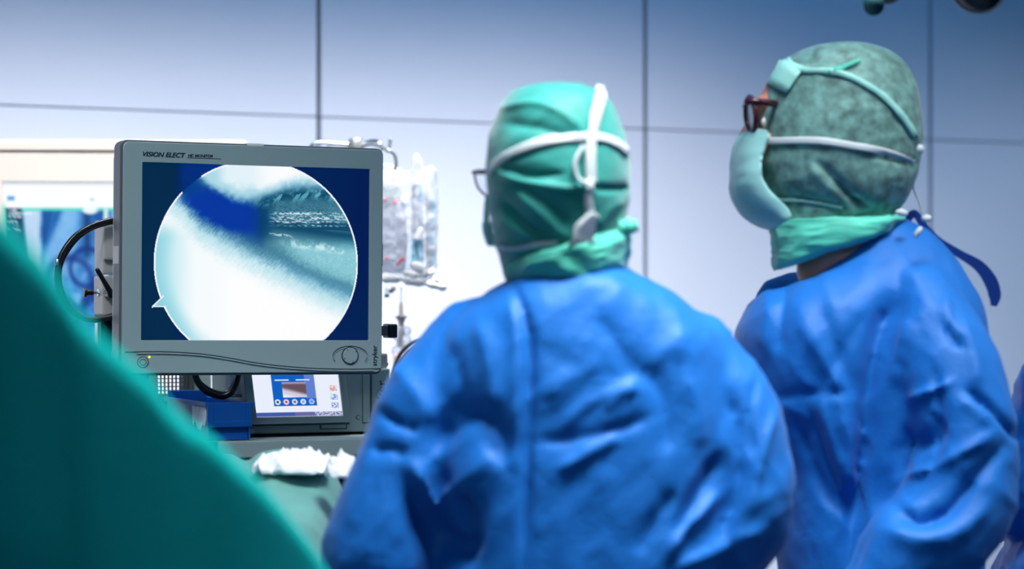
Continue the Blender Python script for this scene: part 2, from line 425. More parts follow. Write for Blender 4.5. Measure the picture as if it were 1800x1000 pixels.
# ------------------------------------------------------------------ screen picture of the main monitor (flat display content)
def main_picture():
    x0, x1, y0, y1 = 250., 650., 286., 598.
    wd, h = 430, 336
    X, Y = np.meshgrid(np.linspace(x0, x1, wd), np.linspace(y0, y1, h))
    q = np.stack([X, Y, np.zeros_like(X)], -1)
    img = np.zeros((h, wd, 3)) + (0, 32, 84)
    img = mixc(img, 1 - sm(300, 322, X), (0, 40, 74))
    img = mixc(img, sm(305, 325, X) * (1 - sm(395, 440, X)) * (1 - sm(300, 420, Y)), (0, 44, 122))
    img = mixc(img, 1 - sm(420, 620, Y) * 0 - sm(250, 300, X), (0, 36, 78)) if False else img
    img = mixc(img, sm(560, 640, X) * (1 - sm(480, 600, Y)), (0, 27, 82))
    img = mixc(img, sm(590, 650, Y - 0.2 * (X - 570)) * sm(540, 600, X) * .5, (0, 60, 120))
    n1 = fbm(q / 26., 3, 4); n2 = fbm(q / 9., 11, 3); n3 = vnoise(q / 2.2, 5)
    ang = (X - 470) * 0.0
    # -- inner picture
    inn = np.zeros_like(img) + (58, 116, 140)
    # boundary of the bright lower surface
    bx = [270, 300, 322, 350, 400, 450, 480, 520, 560, 600, 630]; by = [318, 334, 352, 385, 412, 437, 452, 472, 492, 508, 520]
    B = np.interp(X, bx, by) + (n2 - .5) * 7 + (n1 - .5) * 8 + (vnoise(np.stack([(X + .9 * Y) / 2.2, (Y - .4 * X) / 9., X * 0], -1), 91) - .5) * 9 * (1 - .5 * sm(480, 560, X)) + (vnoise(q / 1.7, 92) - .5) * 5
    # upper-right cave: grey-teal speckled wall
    sp = vnoise(q / 1.6, 8)
    inn = inn + ((sp - .5) * 60 * sm(340, 372, Y) * (1 - sm(388, 400, Y)))[..., None]
    inn = mixc(inn, sm(560, 630, X) * .55 * sm(340, 380, Y), (96, 176, 200))
    # striations fanning from (450,385)
    a = (Y - 386 + (X - 450) * -0.012) / np.maximum(X - 425, 8)
    st = vnoise(np.stack([a * 95, X / 60., X * 0], -1), 17)
    band = np.exp(-((a - 0.03) / 0.075) ** 2) * sm(440, 475, X)
    inn = mixc(inn, band * .9, (8, 66, 100)); inn = mixc(inn, band * sm(.55, .8, st), (120, 180, 200))
    for yy, ww in ((371, 2.6), (379, 4.2), (386, 2.0), (393, 1.5), (406, 2.2)):
        ln = yy + (X - 470) * (-0.02 if yy < 400 else 0.13) + (n2 - .5) * 3
        g = np.exp(-((Y - ln) / ww) ** 2) * sm(455, 480, X) * (1 - sm(560 if yy != 379 else 612, 640, X)) * sm(.38, .6, fbm(q / np.array([4.5, 1.8, 1]), 31 + int(yy), 2))
        if yy == 406: g = g * (1 - sm(500, 520, X))
        inn = mixc(inn, g * .95, (226, 244, 250))
    inn = mixc(inn, np.exp(-((Y - (392 + (X - 460) * .1)) / (5 + (X - 450) * .035)) ** 2) * sm(450, 490, X) * .85, (12, 68, 100))
    # lower right pale cone
    lo = 404 + (X - 450) * 0.10
    cone = sm(-4, 22, Y - lo) * sm(450, 540, X)
    inn = mixc(inn, cone, (134, 198, 210)); inn = mixc(inn, cone * sm(.5, .8, vnoise(q / 2.0, 77)) * .35, (170, 224, 230))
    inn = mixc(inn, np.exp(-((Y - (425 + (X - 520) * .12)) / 7) ** 2) * sm(480, 530, X) * (1 - sm(600, 628, X)) * sm(.4, .7, n2), (200, 236, 240))
    inn = mixc(inn, np.exp(-((Y - B + 6) / 16) ** 2) * sm(455, 500, X) * .75, (52, 112, 140))
    # deep blue hollow
    dx = (X - 395) / 62; dy = (Y - 366 - (X - 395) * .22) / 32
    inn = mixc(inn, 1 - sm(.75, 1.5, np.hypot(dx, dy)), (0, 50, 156))
    inn = mixc(inn, (1 - sm(452, 470, X)) * (1 - sm(.0, 1.0, np.abs(Y - 360 - (X - 360) * .3) / 60)) * .9, (4, 54, 158))
    inn = mixc(inn, (1 - sm(330, 372, X)) * (1 - sm(330, 350, Y)), (0, 62, 140))
    inn = mixc(inn, np.exp(-((X - 462) / 16) ** 2) * sm(345, 360, Y) * (1 - sm(400, 430, Y)) * .8, (4, 64, 100))
    # top bright surface
    T = np.interp(X, [330, 345, 370, 400, 430, 455, 480, 500, 530, 560, 600, 630], [298, 308, 327, 343, 351, 348, 338, 328, 322, 322, 326, 340]) + (n2 - .5) * 9
    top = 1 - sm(-14, 5, Y - T)
    inn = mixc(inn, (1 - sm(-6, 12, Y - T)) * .9, (92, 150, 190))
    inn = mixc(inn, top, (170, 216, 230)); inn = mixc(inn, (1 - sm(-36, -8, Y - T + (n1 - .5) * 30)) * sm(370, 400, X), (226, 242, 248))
    inn = mixc(inn, (1 - sm(-30, -12, Y - T)) * sm(430, 480, X), (250, 252, 253))
    # torn dark lip
    lip = np.exp(-((Y - np.interp(X, [430, 470, 500, 530, 560, 600], [352, 346, 338, 336, 334, 336])) / 10) ** 2) * sm(432, 470, X) * (1 - sm(585, 615, X))
    n4 = fbm(np.stack([(X + .7 * Y) / 7., (Y - .3 * X) / 13., X * 0], -1), 43, 3); inn = mixc(inn, lip * .9 * sm(.3, .55, n2 + .1), (10, 70, 100)); inn = mixc(inn, lip * sm(.50, .68, n4) * .75, (110, 190, 208))
    # bright lower surface
    inn = mixc(inn, sm(-18, 10, Y - B) * .75, (106, 166, 196))
    inn = mixc(inn, sm(-2, 26, Y - B), (186, 226, 236))
    inn = mixc(inn, sm(14, 62, Y - B + (n1 - .5) * 14), (246, 251, 253))
    inn = mixc(inn, (1 - sm(285, 350, X)) * sm(385, 420, Y) * .8, (176, 226, 236))
    cl = np.hypot((X - 451) / 178, (Y - 460) / 182.6)
    inn = mixc(inn, sm(.80, 1.0, cl) * sm(.0, 1, (430 - X) / 120.) * sm(380, 430, Y) * .7, (130, 206, 220))
    inn = mixc(inn, sm(40, 80, Y - B) * sm(360, 430, X), (254, 254, 255))
    # rim of the round view, pointer notch
    ins = cl < 1
    tri = (X > 270) & (X < 300) & (np.abs(Y - 537 + (X - 270) * .0) < 999) & (Y < 539.5) & (Y > 539.5 - (X - 270) * 1.05) & (cl < 1.16)
    edge = (np.abs(cl - 1) < 0.0075)
    vis = ~((X < 352) & (Y > 300) & (Y < 342) & (X > 319) & (Y < 340))
    img = np.where((ins | tri)[..., None], inn, img)
    img = np.where((tri & ~ins)[..., None], np.array([150, 206, 218]), img)
    img = np.where((edge & vis & ~tri)[..., None], np.array([244, 246, 255]), img)
    e2 = (np.abs(Y - 539) < 1.1) & (X > 269) & (X < 293)
    e3 = (np.abs(Y - (539.5 - (X - 270) * 1.05)) < 1.6) & (X > 269) & (X < 289)
    img = np.where((e2 | e3)[..., None], np.array([235, 242, 250]), img)
    return img
def xray_picture():
    wd, h = 220, 230
    X, Y = np.meshgrid(np.linspace(0, 424, wd), np.linspace(320, 636, h)); q = np.stack([X, Y, X * 0], -1)
    n = fbm(q / 34., 3, 4); img = np.zeros((h, wd, 3)) + (58, 132, 208)
    img = mixc(img, sm(.45, .75, n), (120, 184, 236)); img = mixc(img, 1 - sm(.25, .45, n), (20, 86, 168))
    img = mixc(img, 1 - sm(30, 44, X - (Y - 370) * .10), (4, 54, 92))                    # dark air at the left
    b1 = sm(32, 40, X - (Y - 370) * .08) * (1 - sm(62, 74, X + (Y - 370) * .02))
    img = mixc(img, b1 * .95, (196, 222, 246)); img = mixc(img, b1 * sm(420, 520, Y), (236, 246, 254))
    b2 = sm(66, 74, X) * (1 - sm(96, 118, X + (Y - 370) * .45))
    img = mixc(img, b2 * .9, (10, 78, 152)); img = mixc(img, b2 * np.exp(-((X - 92 + (Y - 370) * .2) / 4) ** 2) * .6, (40, 122, 200))
    b3 = sm(100, 118, X + (Y - 370) * .45) * (1 - sm(128, 146, X + (Y - 370) * .1)) * (1 - sm(470, 520, Y))
    img = mixc(img, b3 * .8, (132, 190, 238))
    img = mixc(img, np.exp(-((X - 150) / 8.) ** 2) * (1 - sm(440, 470, Y)) * .85, (6, 50, 110))
    for cx, cy, r, wdt in ((118, 500, 42, 7), (150, 470, 30, 5), (95, 560, 36, 6), (170, 540, 28, 6)):
        d = np.abs(np.hypot(X - cx, (Y - cy) * .9) - r)
        img = mixc(img, np.exp(-(d / wdt) ** 2) * .75, (8, 48, 128))
    img = mixc(img, sm(590, 640, Y + (n - .5) * 80) * .7, (90, 170, 236))
    img = mixc(img, 1 - sm(364, 368, Y), (253, 254, 255)); img = mixc(img, (1 - sm(322, 327, Y)), (214, 226, 244))
    g = np.exp(-((Y - 368) / 2.6) ** 2) * sm(30, 36, X); img = mixc(img, g, (80, 226, 200))
    img = mixc(img, (1 - sm(4, 7, X)) * sm(350, 372, Y), (150, 244, 214))
    img = mixc(img, ((X > 180) & (X < 187) & (Y > 366)) * 1.0, (206, 232, 226))
    for x0, x1, y0, y1, c in ((9, 21, 345, 352, (96, 170, 232)), (156, 161, 349, 352, (150, 200, 240)), (207, 214, 350, 356, (90, 168, 228)), (236, 262, 340, 352, (180, 210, 240))):
        img = mixc(img, sm(x0 - 2, x0 + 1, X) * (1 - sm(x1 - 1, x1 + 2, X)) * sm(y0 - 2, y0 + 1, Y) * (1 - sm(y1 - 1, y1 + 2, Y)), c)
    rw = [(10, 27, 370), (10, 60, 375), (10, 34, 381), (8, 26, 390), (18, 27, 396), (8, 31, 404)]
    for x0, x1, y in rw:
        t = (X > x0) & (X < x1) & (np.abs(Y - y) < 2.2) & (vnoise(q / np.array([3.3, 1.3, 1]), int(y)) > .42); img = mixc(img, t * .85, (232, 244, 252))
    img = mixc(img, np.clip(1 - np.hypot((X - 155) / 17, (Y - 369) / 9) * 1, 0, .4) * 2.4, (246, 252, 255))
    return img
def console_picture():
    wd, h = 200, 130
    U, V = np.meshgrid(np.linspace(0, 1, wd), np.linspace(0, 1, h)); q = np.stack([U * 30, V * 20, U * 0], -1)
    img = np.zeros((h, wd, 3)) + (232, 238, 252)
    rect = lambda a, b, c, d: ((U > a) & (U < b) & (V > c) & (V < d)) * 1.0
    img = mixc(img, rect(.22, .715, .10, .80), (14, 96, 196)); img = mixc(img, rect(.60, .715, .10, .66), (96, 128, 206)); img = mixc(img, rect(.22, .60, .10, .15), (90, 150, 224))
    img = mixc(img, rect(.26, .42, .30, .32) + rect(.50, .66, .30, .32), (214, 228, 250))
    inner = rect(.335, .61, .35, .64); d = V - (.42 + (U - .335) * .45)
    img = mixc(img, inner, (104, 80, 92)); img = mixc(img, inner * sm(.0, .09, d), (206, 204, 222)); img = mixc(img, inner * sm(.1, .2, d), (236, 238, 246))
    img = mixc(img, inner * (1 - sm(.35, .41, V)) * .8, (196, 200, 220))
    for k, c in enumerate(((220, 226, 232), (232, 206, 214), (222, 214, 222), (206, 226, 244), (160, 190, 240))):
        r = np.hypot((U - (.265 + .098 * k)) * 1.55, V - .725); img = mixc(img, (r < .052) * 1.0, c)
        img = mixc(img, (r < .022) * 1.0, ((40, 60, 80), (226, 50, 60), (90, 96, 120), (120, 160, 220), (90, 140, 226))[k])
    for k, c in enumerate(((224, 150, 130), (104, 140, 216), (104, 140, 216))):
        m_ = rect(.88, .965, .42 + .165 * k, .53 + .165 * k); img = mixc(img, m_, c); img = mixc(img, m_ * (vnoise(q * 4, 7 + k) > .55), (226, 236, 250))
    img = mixc(img, rect(0, 1, .915, 1), (66, 88, 168)); img = mixc(img, rect(.45, 1, .915, 1) * .7, (120, 110, 160)); img = mixc(img, rect(.68, 1, .915, 1) * (vnoise(q * 4, 3) > .45), (196, 204, 226))
    return img

# ------------------------------------------------------------------ main monitor
TM = R(24.0)
c0 = P(445, 455, 4.0)
mon = thing('surgical_monitor', 'large grey surgical monitor showing a round white and blue arthroscopy picture', 'monitor', c0, (0, 0, TM))
mon.rotation_euler = (0, R(0.45), TM); bpy.context.view_layer.update()
L = lambda px, py, c=0.0: local(mon, px, py, c)
xl = (L(216, 450)[0]); xr = (L(672, 450)[0]); zt = (L(445, 256)[1]); zb = (L(445, 655)[1])
sx0 = L(249.5, 440)[0]; sx1 = L(650, 440)[0]; sz1 = L(450, 291)[1]; sz0 = L(450, 598)[1]
def frame_ring(outer, inner, y0, y1):
    n = len(outer); v = [(x, y0, z) for x, z in outer] + [(x, y0, z) for x, z in inner] + [(x, y1, z) for x, z in outer] + [(x, y1, z) for x, z in inner]
    f = []
    for i in range(n):
        j = (i + 1) % n
        f += [(i, n + i, n + j, j), (2 * n + i, 2 * n + j, 3 * n + j, 3 * n + i), (i, j, 2 * n + j, 2 * n + i), (n + i, 3 * n + i, 3 * n + j, n + j)]
    return v, f
def rrect_n(x0, x1, z0, z1, r): return rrect(x0, x1, z0, z1, r, 6)
mb = MB().add(*frame_ring(rrect_n(xl, xr, zb, zt, .010), rrect_n(sx0, sx1, sz0, sz1, .0015), 0.0, 0.014)); mb.build('bezel', M['bezel'], mon, bevel=0.0012)
mb = MB().add(*frame_ring(rrect_n(xl - .004, xr + .003, zb - .004, zt + .003, .012), rrect_n(xl + .01, xr - .01, zb + .01, zt - .01, .006), 0.006, 0.046)); mb.build('rim', M['rim'], mon, bevel=0.002)
mb = MB().add(*extrude_xz(rrect(xl + .004, xr - .004, zb + .004, zt - .004, .02), 0.040, 0.085)); mb.build('back_shell', M['bezel'], mon, bevel=0.006)
pixel_grid('screen', (sx0, sx1, sz0, sz1, 0.0052), main_picture(), M['screen'], mon)
# bright slots in the rim: left latch, top gap, right latch
a0 = L(216, 432)[1]; a1 = L(216, 464)[1]; mb = MB().box(xl - .0055, xl + .002, .008, .04, a1, a0); mb.build('latch', M['beige'], mon, bevel=.001)
z_, = [L(672, 448)[1]]; mb = MB().box(xr - .002, xr + .0045, .008, .04, z_ - .018, z_ + .018); mb.build('latch', M['beige'], mon, bevel=.001)
xa = L(436, 256)[0]; xb = L(466, 256)[0]; mb = MB().box(xa, xb, .006, .03, zt - .002, zt + .0045); mb.build('top_notch', M['white'], mon, bevel=.0008)
# swoosh groove across the lower bezel
sw = [(221, 619), (290, 618.5), (350, 622), (400, 629), (450, 638), (500, 644), (560, 648), (620, 649), (668, 648)]
pts = [(*L(x, y),) for x, y in sw]; cm = catmull([(x, -.0002, z) for x, z in pts], 60)
MB().tube(cm, .0011, 6).build('swoosh_line', M['groove'], mon, True)
pts2 = [(x, -.0016, z - .0022) for x, _, z in cm]; MB().tube(pts2[2:-2], .0013, 6).build('swoosh_ridge', M['bezel'], mon, True)
def ring_xz(name, cx, cz, rx, rz, y, t, m, parent, n=44, a0=0, a1=360):
    p = [(cx + rx * math.cos(R(a0 + (a1 - a0) * k / n)), y, cz + rz * math.sin(R(a0 + (a1 - a0) * k / n))) for k in range(n + 1)]
    return MB().tube(p, t, 6).build(name, m, parent, True)
def disc_xz(name, cx, cz, r, y0, y1, m, parent, rz=None, n=36, bev=.0006):
    rz = rz or r
    v, f = extrude_xz([(cx + r * math.cos(2 * math.pi * k / n), cz + rz * math.sin(2 * math.pi * k / n)) for k in range(n)], y0, y1)
    return MB().add(v, f).build(name, m, parent, bevel=bev)
px = 4.0 / F
bx_, bz_ = L(251, 636.5); b = disc_xz('power_button', bx_, bz_, 8.6 * px, -.0018, .004, M['bezel'], mon)
ring_xz('button_ring', bx_, bz_, 9.2 * px, 9.0 * px, -.0006, .0009, M['groove'], b); ring_xz('button_ring', bx_, bz_, 5.4 * px, 5.2 * px, -.002, .0005, M['groove'], b)
lx, lz = L(262.5, 627.5); tag(disc_xz('indicator_light', lx, lz, 2.2 * px, -.001, .003, M['led'], mon, n=14), 'small yellow indicator light')
kx, kz = L(615, 625); k_ = disc_xz('control_dial', kx, kz, 14.2 * px, -.004, .004, M['bezel'], mon, bev=.0016)
ring_xz('dial_shadow_ring', kx, kz, 15 * px, 15 * px, -.0008, .0011, M['groove'], k_)
for a in (35, 120, 205, 290): disc_xz('dial_notch', kx + 12.3 * px * math.cos(R(a)), kz + 12.3 * px * math.sin(R(a)), 1.1 * px, -.0046, -.003, M['groove'], k_, n=8, bev=0)
ring_xz('dial_surround', L(615.5, 625)[0], kz - .001, 30 * px / math.cos(TM), 18 * px, -.0002, .0009, M['groove'], mon, a0=-28, a1=208)
ring_xz('dial_surround', L(615.5, 625)[0], kz - .003, 30 * px / math.cos(TM), 18 * px, -.0008, .0008, M['bezel'], mon, a0=-28, a1=208)
# lettering
tx, tz = L(249, 274.5); t = text_mesh('model_lettering', 'VISION ELECT', .0106, M['ink'], mon, (tx, -.0004, tz), (R(90), 0, 0), .28, 1.28, .00022)
wT = L(326, 275)[0] - tx; t.scale.x = wT / max(v.co.x for v in t.data.vertices)
tx, tz = L(330, 275.5); t = text_mesh('model_lettering', 'HD MONITOR', .0064, M['ink'], mon, (tx, -.0004, tz), (R(90), 0, 0), .28, 1.2, .0001)
t.scale.x = (L(374, 275)[0] - tx) / max(v.co.x for v in t.data.vertices)
x2 = L(389, 277)[0]; MB().box(tx - .0005, x2, -.0006, .001, tz - .0022, tz - .0014).build('lettering_underline', M['ink'], mon)
tx, tz = L(662, 643.5); t = text_mesh('maker_lettering', 'stryker', .0118, M['ink'], mon, (tx, -.0004, tz), (R(90), R(-90), 0), 0, 1.0, .00012)
t.scale.x = (L(662, 607)[1] - tz) / max(v.co.x for v in t.data.vertices)
# black adjustment knob on the right flank
ax, az = L(676, 594, .05); ax2, az2 = L(692, 569, .05)
MB().box(xr + .001, ax + .001, .035, .055, az + .004, az2 - .004).build('knob_stem', M['rim'], mon)
MB().box(ax, ax2, .03, .062, az, az2).build('adjustment_knob', M['black'], mon, bevel=.004, seg=3)

# ------------------------------------------------------------------ equipment cart
cart = thing('equipment_cart', 'grey wheeled equipment cart carrying the consoles below the large monitor', 'cart', (c0.x, c0.y, 0), (0, 0, TM))
C = lambda px, py, c=0.0: local(cart, px, py, c)
shf = 0.03
x0 = C(384, 790, shf)[0]; z1 = C(500, 773, shf)[1]; z0 = C(500, 803, shf)[1]; x1 = x0 + .62
MB().box(x0 - .036, x1, shf + .014, shf + .38, z0 + .012, z1).build('shelf', M['console'], cart, bevel=.002)
MB().box(x0, x1, shf, shf + .016, z0, z1 - .0005).build('front_rail', M['console'], cart, bevel=.0025)
MB().box(x0 - .026, x0 - .0005, shf - .001, shf + .03, z0 - .004, z1 - .0003).build('corner_cap', M['black'], cart, bevel=.004, seg=3)
MB().box(x0 - .037, x0 - .0265, shf + .03, shf + .36, z0 + .002, z1 - .0003).build('side_rail', M['white'], cart, bevel=.002)
MB().box(x1 + .0005, x1 + .03, shf - .001, shf + .03, z0 - .004, z1 + .003).build('corner_cap', M['black'], cart, bevel=.004, seg=3)
ym = shf + .38
for zz in (.16, .66):
    MB().box(x0 - .036, x1, shf + .02, ym, zz, zz + .03).build('shelf', M['console'], cart, bevel=.002)
for xx in (x0 - .06, x1 - .02):
    MB().box(xx, xx + .05, ym + .001, ym + .06, .12, z1 + .20).build('post', M['dark'], cart, bevel=.004)
for xx in (x0 - .01, x1 - .04):
    for yy in (shf + .06, ym - .04):
        mb = MB(); v, f = lathe([(.045, -.015), (.05, -.008), (.05, .008), (.045, .015)], 24)
        mb.add([(xx + p[2], yy + p[0], .05 + p[1]) for p in v], [q[::-1] for q in f]); wh = mb.build('caster', M['black'], cart, True)
        MB().box(xx - .022, xx + .022, yy - .02, yy + .02, .103, .16).build('caster_fork', M['alu'], wh, bevel=.003)
# rear panels seen in the gap under the monitor
yb = .34
def bpan(name, xa, xb, ya, yb_, c, th, m, bev=.003):
    X0, Z1 = C(xa, ya, c); X1, Z0 = C(xb, yb_, c); return MB().box(X0, X1, c, c + th, Z0, Z1).build(name, m, cart, bevel=bev)
bpan('grey_post', 249, 277, 600, 800, .22, .05, M['console'])
bpan('dark_panel', 324, 342, 600, 745, .36, .03, M['dark'])
bpan('rear_panel', 341, 359, 600, 745, .38, .02, M['console'])
bpan('rear_panel', 200, 249, 600, 790, .398, .015, M['console']); bpan('rear_panel', 326, 372, 600, 790, .402, .015, M['console']); bpan('rear_panel', 249.5, 325.5, 693, 790, .40, .015, M['dark'])
# perforated plate: a grid of bars with real holes, held in front of a white backing
X0, Z1 = C(276.5, 618, .36); X1, Z0 = C(325, 700, .36); pit = 6.9 * 4.36 / F; mb = MB()
nx = int((X1 - X0) / pit) + 1; nz = int((Z1 - Z0) / pit) + 1
for i in range(nx + 1): mb.box(X0 + i * pit - .0010, X0 + i * pit + .0010, .36, .366, Z0, Z0 + nz * pit)
for j in range(nz + 1): mb.box(X0, X0 + nx * pit, .3605, .3655, Z0 + j * pit - .0010, Z0 + j * pit + .0010)
tag(mb.build('perforated_plate', M['dark'], cart), kind='stuff')
MB().box(x0 - .03, x1 - .01, .385, .395, .13, z0 - .002).build('dark_gap_sheet', M['dark'], cart)  # dark sheet added to keep the open gap below the shelf in shade
MB().box(x0 - .034, x0 - .022, shf + .03, .384, .195, z0 - .001).build('lower_side_panel', M['dark'], cart)
# clear acrylic upright
X0, Z1 = C(404, 640, .14); X1, Z0 = C(424, 698, .14)
for k in range(4): MB().box(X0 + .006 * k, X0 + .006 * k + .0035, .140, .165, Z0, Z1).build('acrylic_upright', M['lens'], cart)
X0, Z1 = C(404, 695, .14); X1, Z0 = C(431, 700, .14); Z0 = C(364, 708, .045)[1] + .004; MB().box(X0, X1, .138, .17, Z0, Z0 + .006).build('clear_foot', M['chrome'], cart, bevel=.002)
# white clamp at the left of the tower
X0, Z1 = C(228, 656, .18); X1, Z0 = C(250, 679, .18); MB().box(X0, X1, .18, .22, Z0, Z1).build('white_clamp', M['white'], cart, bevel=.006, seg=3)
X0, Z1 = C(231, 678, .19); X1, Z0 = C(248, 790, .19); MB().box(X0, X0 + (X1 - X0) * .45, .19, .215, Z0, Z1).build('white_rod', M['white'], cart, bevel=.002)
MB().box(X0 + (X1 - X0) * .6, X1, .19, .215, Z0, Z1).build('white_rod', M['white'], cart, bevel=.002)

# ------------------------------------------------------------------ monitor mount column at the left
mt = thing('monitor_mount', 'pale grey mounting column with black clamp lever left of the large monitor', 'mount', (c0.x, c0.y, 0), (0, 0, TM))
Q = lambda px, py, c=0.0: local(mt, px, py, c)
def mbox(name, xa, xb, ya, yb_, c, th, m, bev=.002):
    X0, Z1 = Q(xa, ya, c); X1, Z0 = Q(xb, yb_, c); return MB().box(X0, X1, c, c + th, Z0, Z1).build(name, m, mt, bevel=bev)
mbox('upper_body', 181, 262, 386, 482.5, .13, .06, M['beige'], .004)
mbox('cover_plate', 183, 203, 384, 457, .118, .012, M['beige'], .004)
mbox('hinge_bar', 206, 212, 384, 440, .12, .02, M['alu'], .002)
mbox('lower_body', 180.5, 262, 484.5, 556, .128, .062, M['beige'], .004)
mbox('cap_plate', 169, 262, 557, 563, .11, .10, M['black'], .001)
mbox('rail_edge', 171.5, 178, 563.5, 860, .125, .02, M['alu'], .001)
mbox('rail_channel', 178, 198, 563.5, 860, .135, .02, M['navy'], .001)
mbox('rail_edge', 198, 262, 563.5, 860, .125, .02, M['alu'], .001)
lp = [Q(170, 475, .09), Q(180, 492, .095), Q(191, 510, .10), Q(196, 517, .10)]
v, f = tube([(lp[0][0], .085, lp[0][1]), (lp[1][0], .09, lp[1][1]), (lp[2][0], .098, lp[2][1]), (lp[3][0], .103, lp[3][1])], [4.3 * px, 4.2 * px, 5.2 * px, 7.4 * px], 14)
obj('clamp_lever', v, f, M['black'], mt, True)
hx, hz = Q(196, 516, .105); disc_xz('lever_hub', hx, hz, .008, .104, .1285, M['black'], mt)
kx, kz = Q(150, 514, .15)
def xcyl(name, px0, px1, rpx, m, bev=.001):
    xa = Q(px0, 514, .15)[0]; xb = Q(px1, 514, .15)[0]; v, f = lathe([(rpx * px, 0), (rpx * px, xb - xa)], 24)
    return MB().add([(xa + p[2], .15 + p[0], kz + p[1]) for p in v], [q[::-1] for q in f]).build(name, m, mt, bevel=bev)
xcyl('knob', 147, 152, 8.2, M['black']); xcyl('knob_grip', 151.5, 164, 5.0, M['black']); xcyl('knob_shaft', 163.5, 172, 3.2, M['chrome'], .0004); xcyl('knob_nut', 171.5, 179.8, 6.6, M['chrome'], .001)
MB().box(Q(180, 700, .15)[0], Q(262, 700, .15)[0], .127, .2, 0.0, .10).build('foot_block', M['dark'], mt, bevel=.005)
MB().box(Q(182, 700, .15)[0], Q(250, 700, .15)[0], .14, .19, .101, .90).build('lower_tube', M['alu'], mt, bevel=.005)
# arm joining column and monitor
MB().box(Q(215, 480, .15)[0], Q(420, 480, .15)[0], .135, .165, Q(300, 500, .15)[1], Q(300, 440, .15)[1]).build('cross_arm', M['beige'], mt, bevel=.004)
MB().box(Q(380, 480, .15)[0], Q(470, 480, .15)[0], .088, .17, Q(300, 520, .15)[1], Q(300, 400, .15)[1]).build('mounting_plate', M['dark'], mt, bevel=.004)

def wpt(root, px_, py_, c): x, z = local(root, px_, py_, c); return root.matrix_world @ Vector((x, c, z))
# cable loops
lo = [(212, 386.5), (202, 386.5), (190, 388), (160, 398), (130, 417), (108, 448), (100, 480), (103, 510), (116, 538), (138, 556), (160, 563), (185, 560), (212, 553)]
cab = thing('video_cable', 'black double cable bent in a wide loop left of the large monitor', 'cable', wpt(cart, 212, 388, .094))
mi = cab.matrix_world.inverted()
for k, (off, sh) in enumerate(((0, 0), (.012, 3))):
    pts = [mi @ wpt(cart, x + (sh * 1.3 if 3 < i < 9 else 0), y + (sh if i < 6 else -sh * .6), .094 + off * .8) for i, (x, y) in enumerate(lo)]
    curve_tube('strand', pts, .0046, M['rubber'], cab, 12, 70)
v, f = tube([mi @ wpt(cart, 101, 460, .094), mi @ wpt(cart, 101, 463, .094)], .0049, 12); obj('cable_tie', v, f, M['alu'], cab, True)
cab2 = thing('power_cable', 'black double cable hanging in a loop below the monitor over the blue bin', 'cable', wpt(cart, 345, 655, .095))
mi = cab2.matrix_world.inverted()
lo2 = [(336, 622), (339, 645), (345, 668), (358, 685), (375, 694), (392, 697), (405, 691), (414, 678), (419, 660), (420, 640), (420, 622)]
for k, (off, dy) in enumerate(((0, 0), (.009, 4.5))):
    pts = [mi @ wpt(cart, x + (390 - x) * .02 * k * 2, y + (-dy if 2 < i < 8 else 0), .094 + off) for i, (x, y) in enumerate(lo2)]
    curve_tube('strand', pts, .0052, M['rubber'], cab2, 12, 60)

# ------------------------------------------------------------------ blue stacking bin
fx0, fz1 = C(364, 708, .045); fx1, fz0 = C(438, 776, .045)
zsh = z1 + .0008
BW = fx1 - fx0; BH = fz1 - zsh; BD = .24
bin_ = thing('storage_bin', 'open blue plastic storage bin with worn paper label on the cart shelf', 'bin', cart.matrix_world @ Vector((fx0, .045, zsh)), (0, 0, TM))
t = .003
MB().box(0, BW, .0, BD, 0, t).build('bin_bottom', M['bin'], bin_)
hz = BH * .34
mb = MB().box(t, BW - t, -.001, t, 0.0, hz); mb.build('front_lower', M['bin'], bin_, bevel=.001)
mb = MB().box(0, BW, -.008, -.005, hz, BH).box(0, BW, -.008, .002, hz - .001, hz + .002); mb.build('front_panel', M['bin'], bin_, bevel=.0008)
MB().box(0, BW, -.0105, -.0082, hz + .001, hz + .011).build('front_lip', M['bin'], bin_, bevel=.0006)
MB().box(0, t, -.008, BD, t, BH).build('bin_side', M['bin'], bin_, bevel=.0008); MB().box(BW - t, BW, -.008, BD, t, BH).build('bin_side', M['bin'], bin_, bevel=.0008)
MB().box(0, BW, BD - t, BD, t, BH + .012).build('bin_back', M['bin'], bin_, bevel=.0008)
MB().box(-.006, 0.0, -.010, BD, BH - .006, BH + .001).build('bin_rim', M['bin'], bin_, bevel=.001); MB().box(BW, BW + .006, -.010, BD, BH - .006, BH + .001).build('bin_rim', M['bin'], bin_, bevel=.001)
MB().box(-.002, BW * .12, -.0095, -.0083, hz, BH).build('front_post', M['bin'], bin_, bevel=.0005); MB().box(BW * .88, BW + .002, -.0095, -.0083, hz, BH).build('front_post', M['bin'], bin_, bevel=.0005)
# worn label with torn lower edge on the left side
top_ = BH - .008; pts = [(.004, top_), (.085, top_), (.083, BH * .52), (.078, BH * .36), (.072, BH * .5), (.062, BH * .42), (.05, BH * .26), (.044, BH * .30), (.036, BH * .22), (.028, BH * .34), (.02, BH * .42), (.012, BH * .34), (.004, BH * .55)]
v = [(-.0012, y, z) for y, z in pts] + [(-.0001, y, z) for y, z in pts]; n = len(pts)
obj('paper_label', v, [tuple(range(n)), tuple(range(n, 2 * n))[::-1]] + [(i, n + i, n + (i + 1) % n, (i + 1) % n) for i in range(n)], M['paper'], bin_)

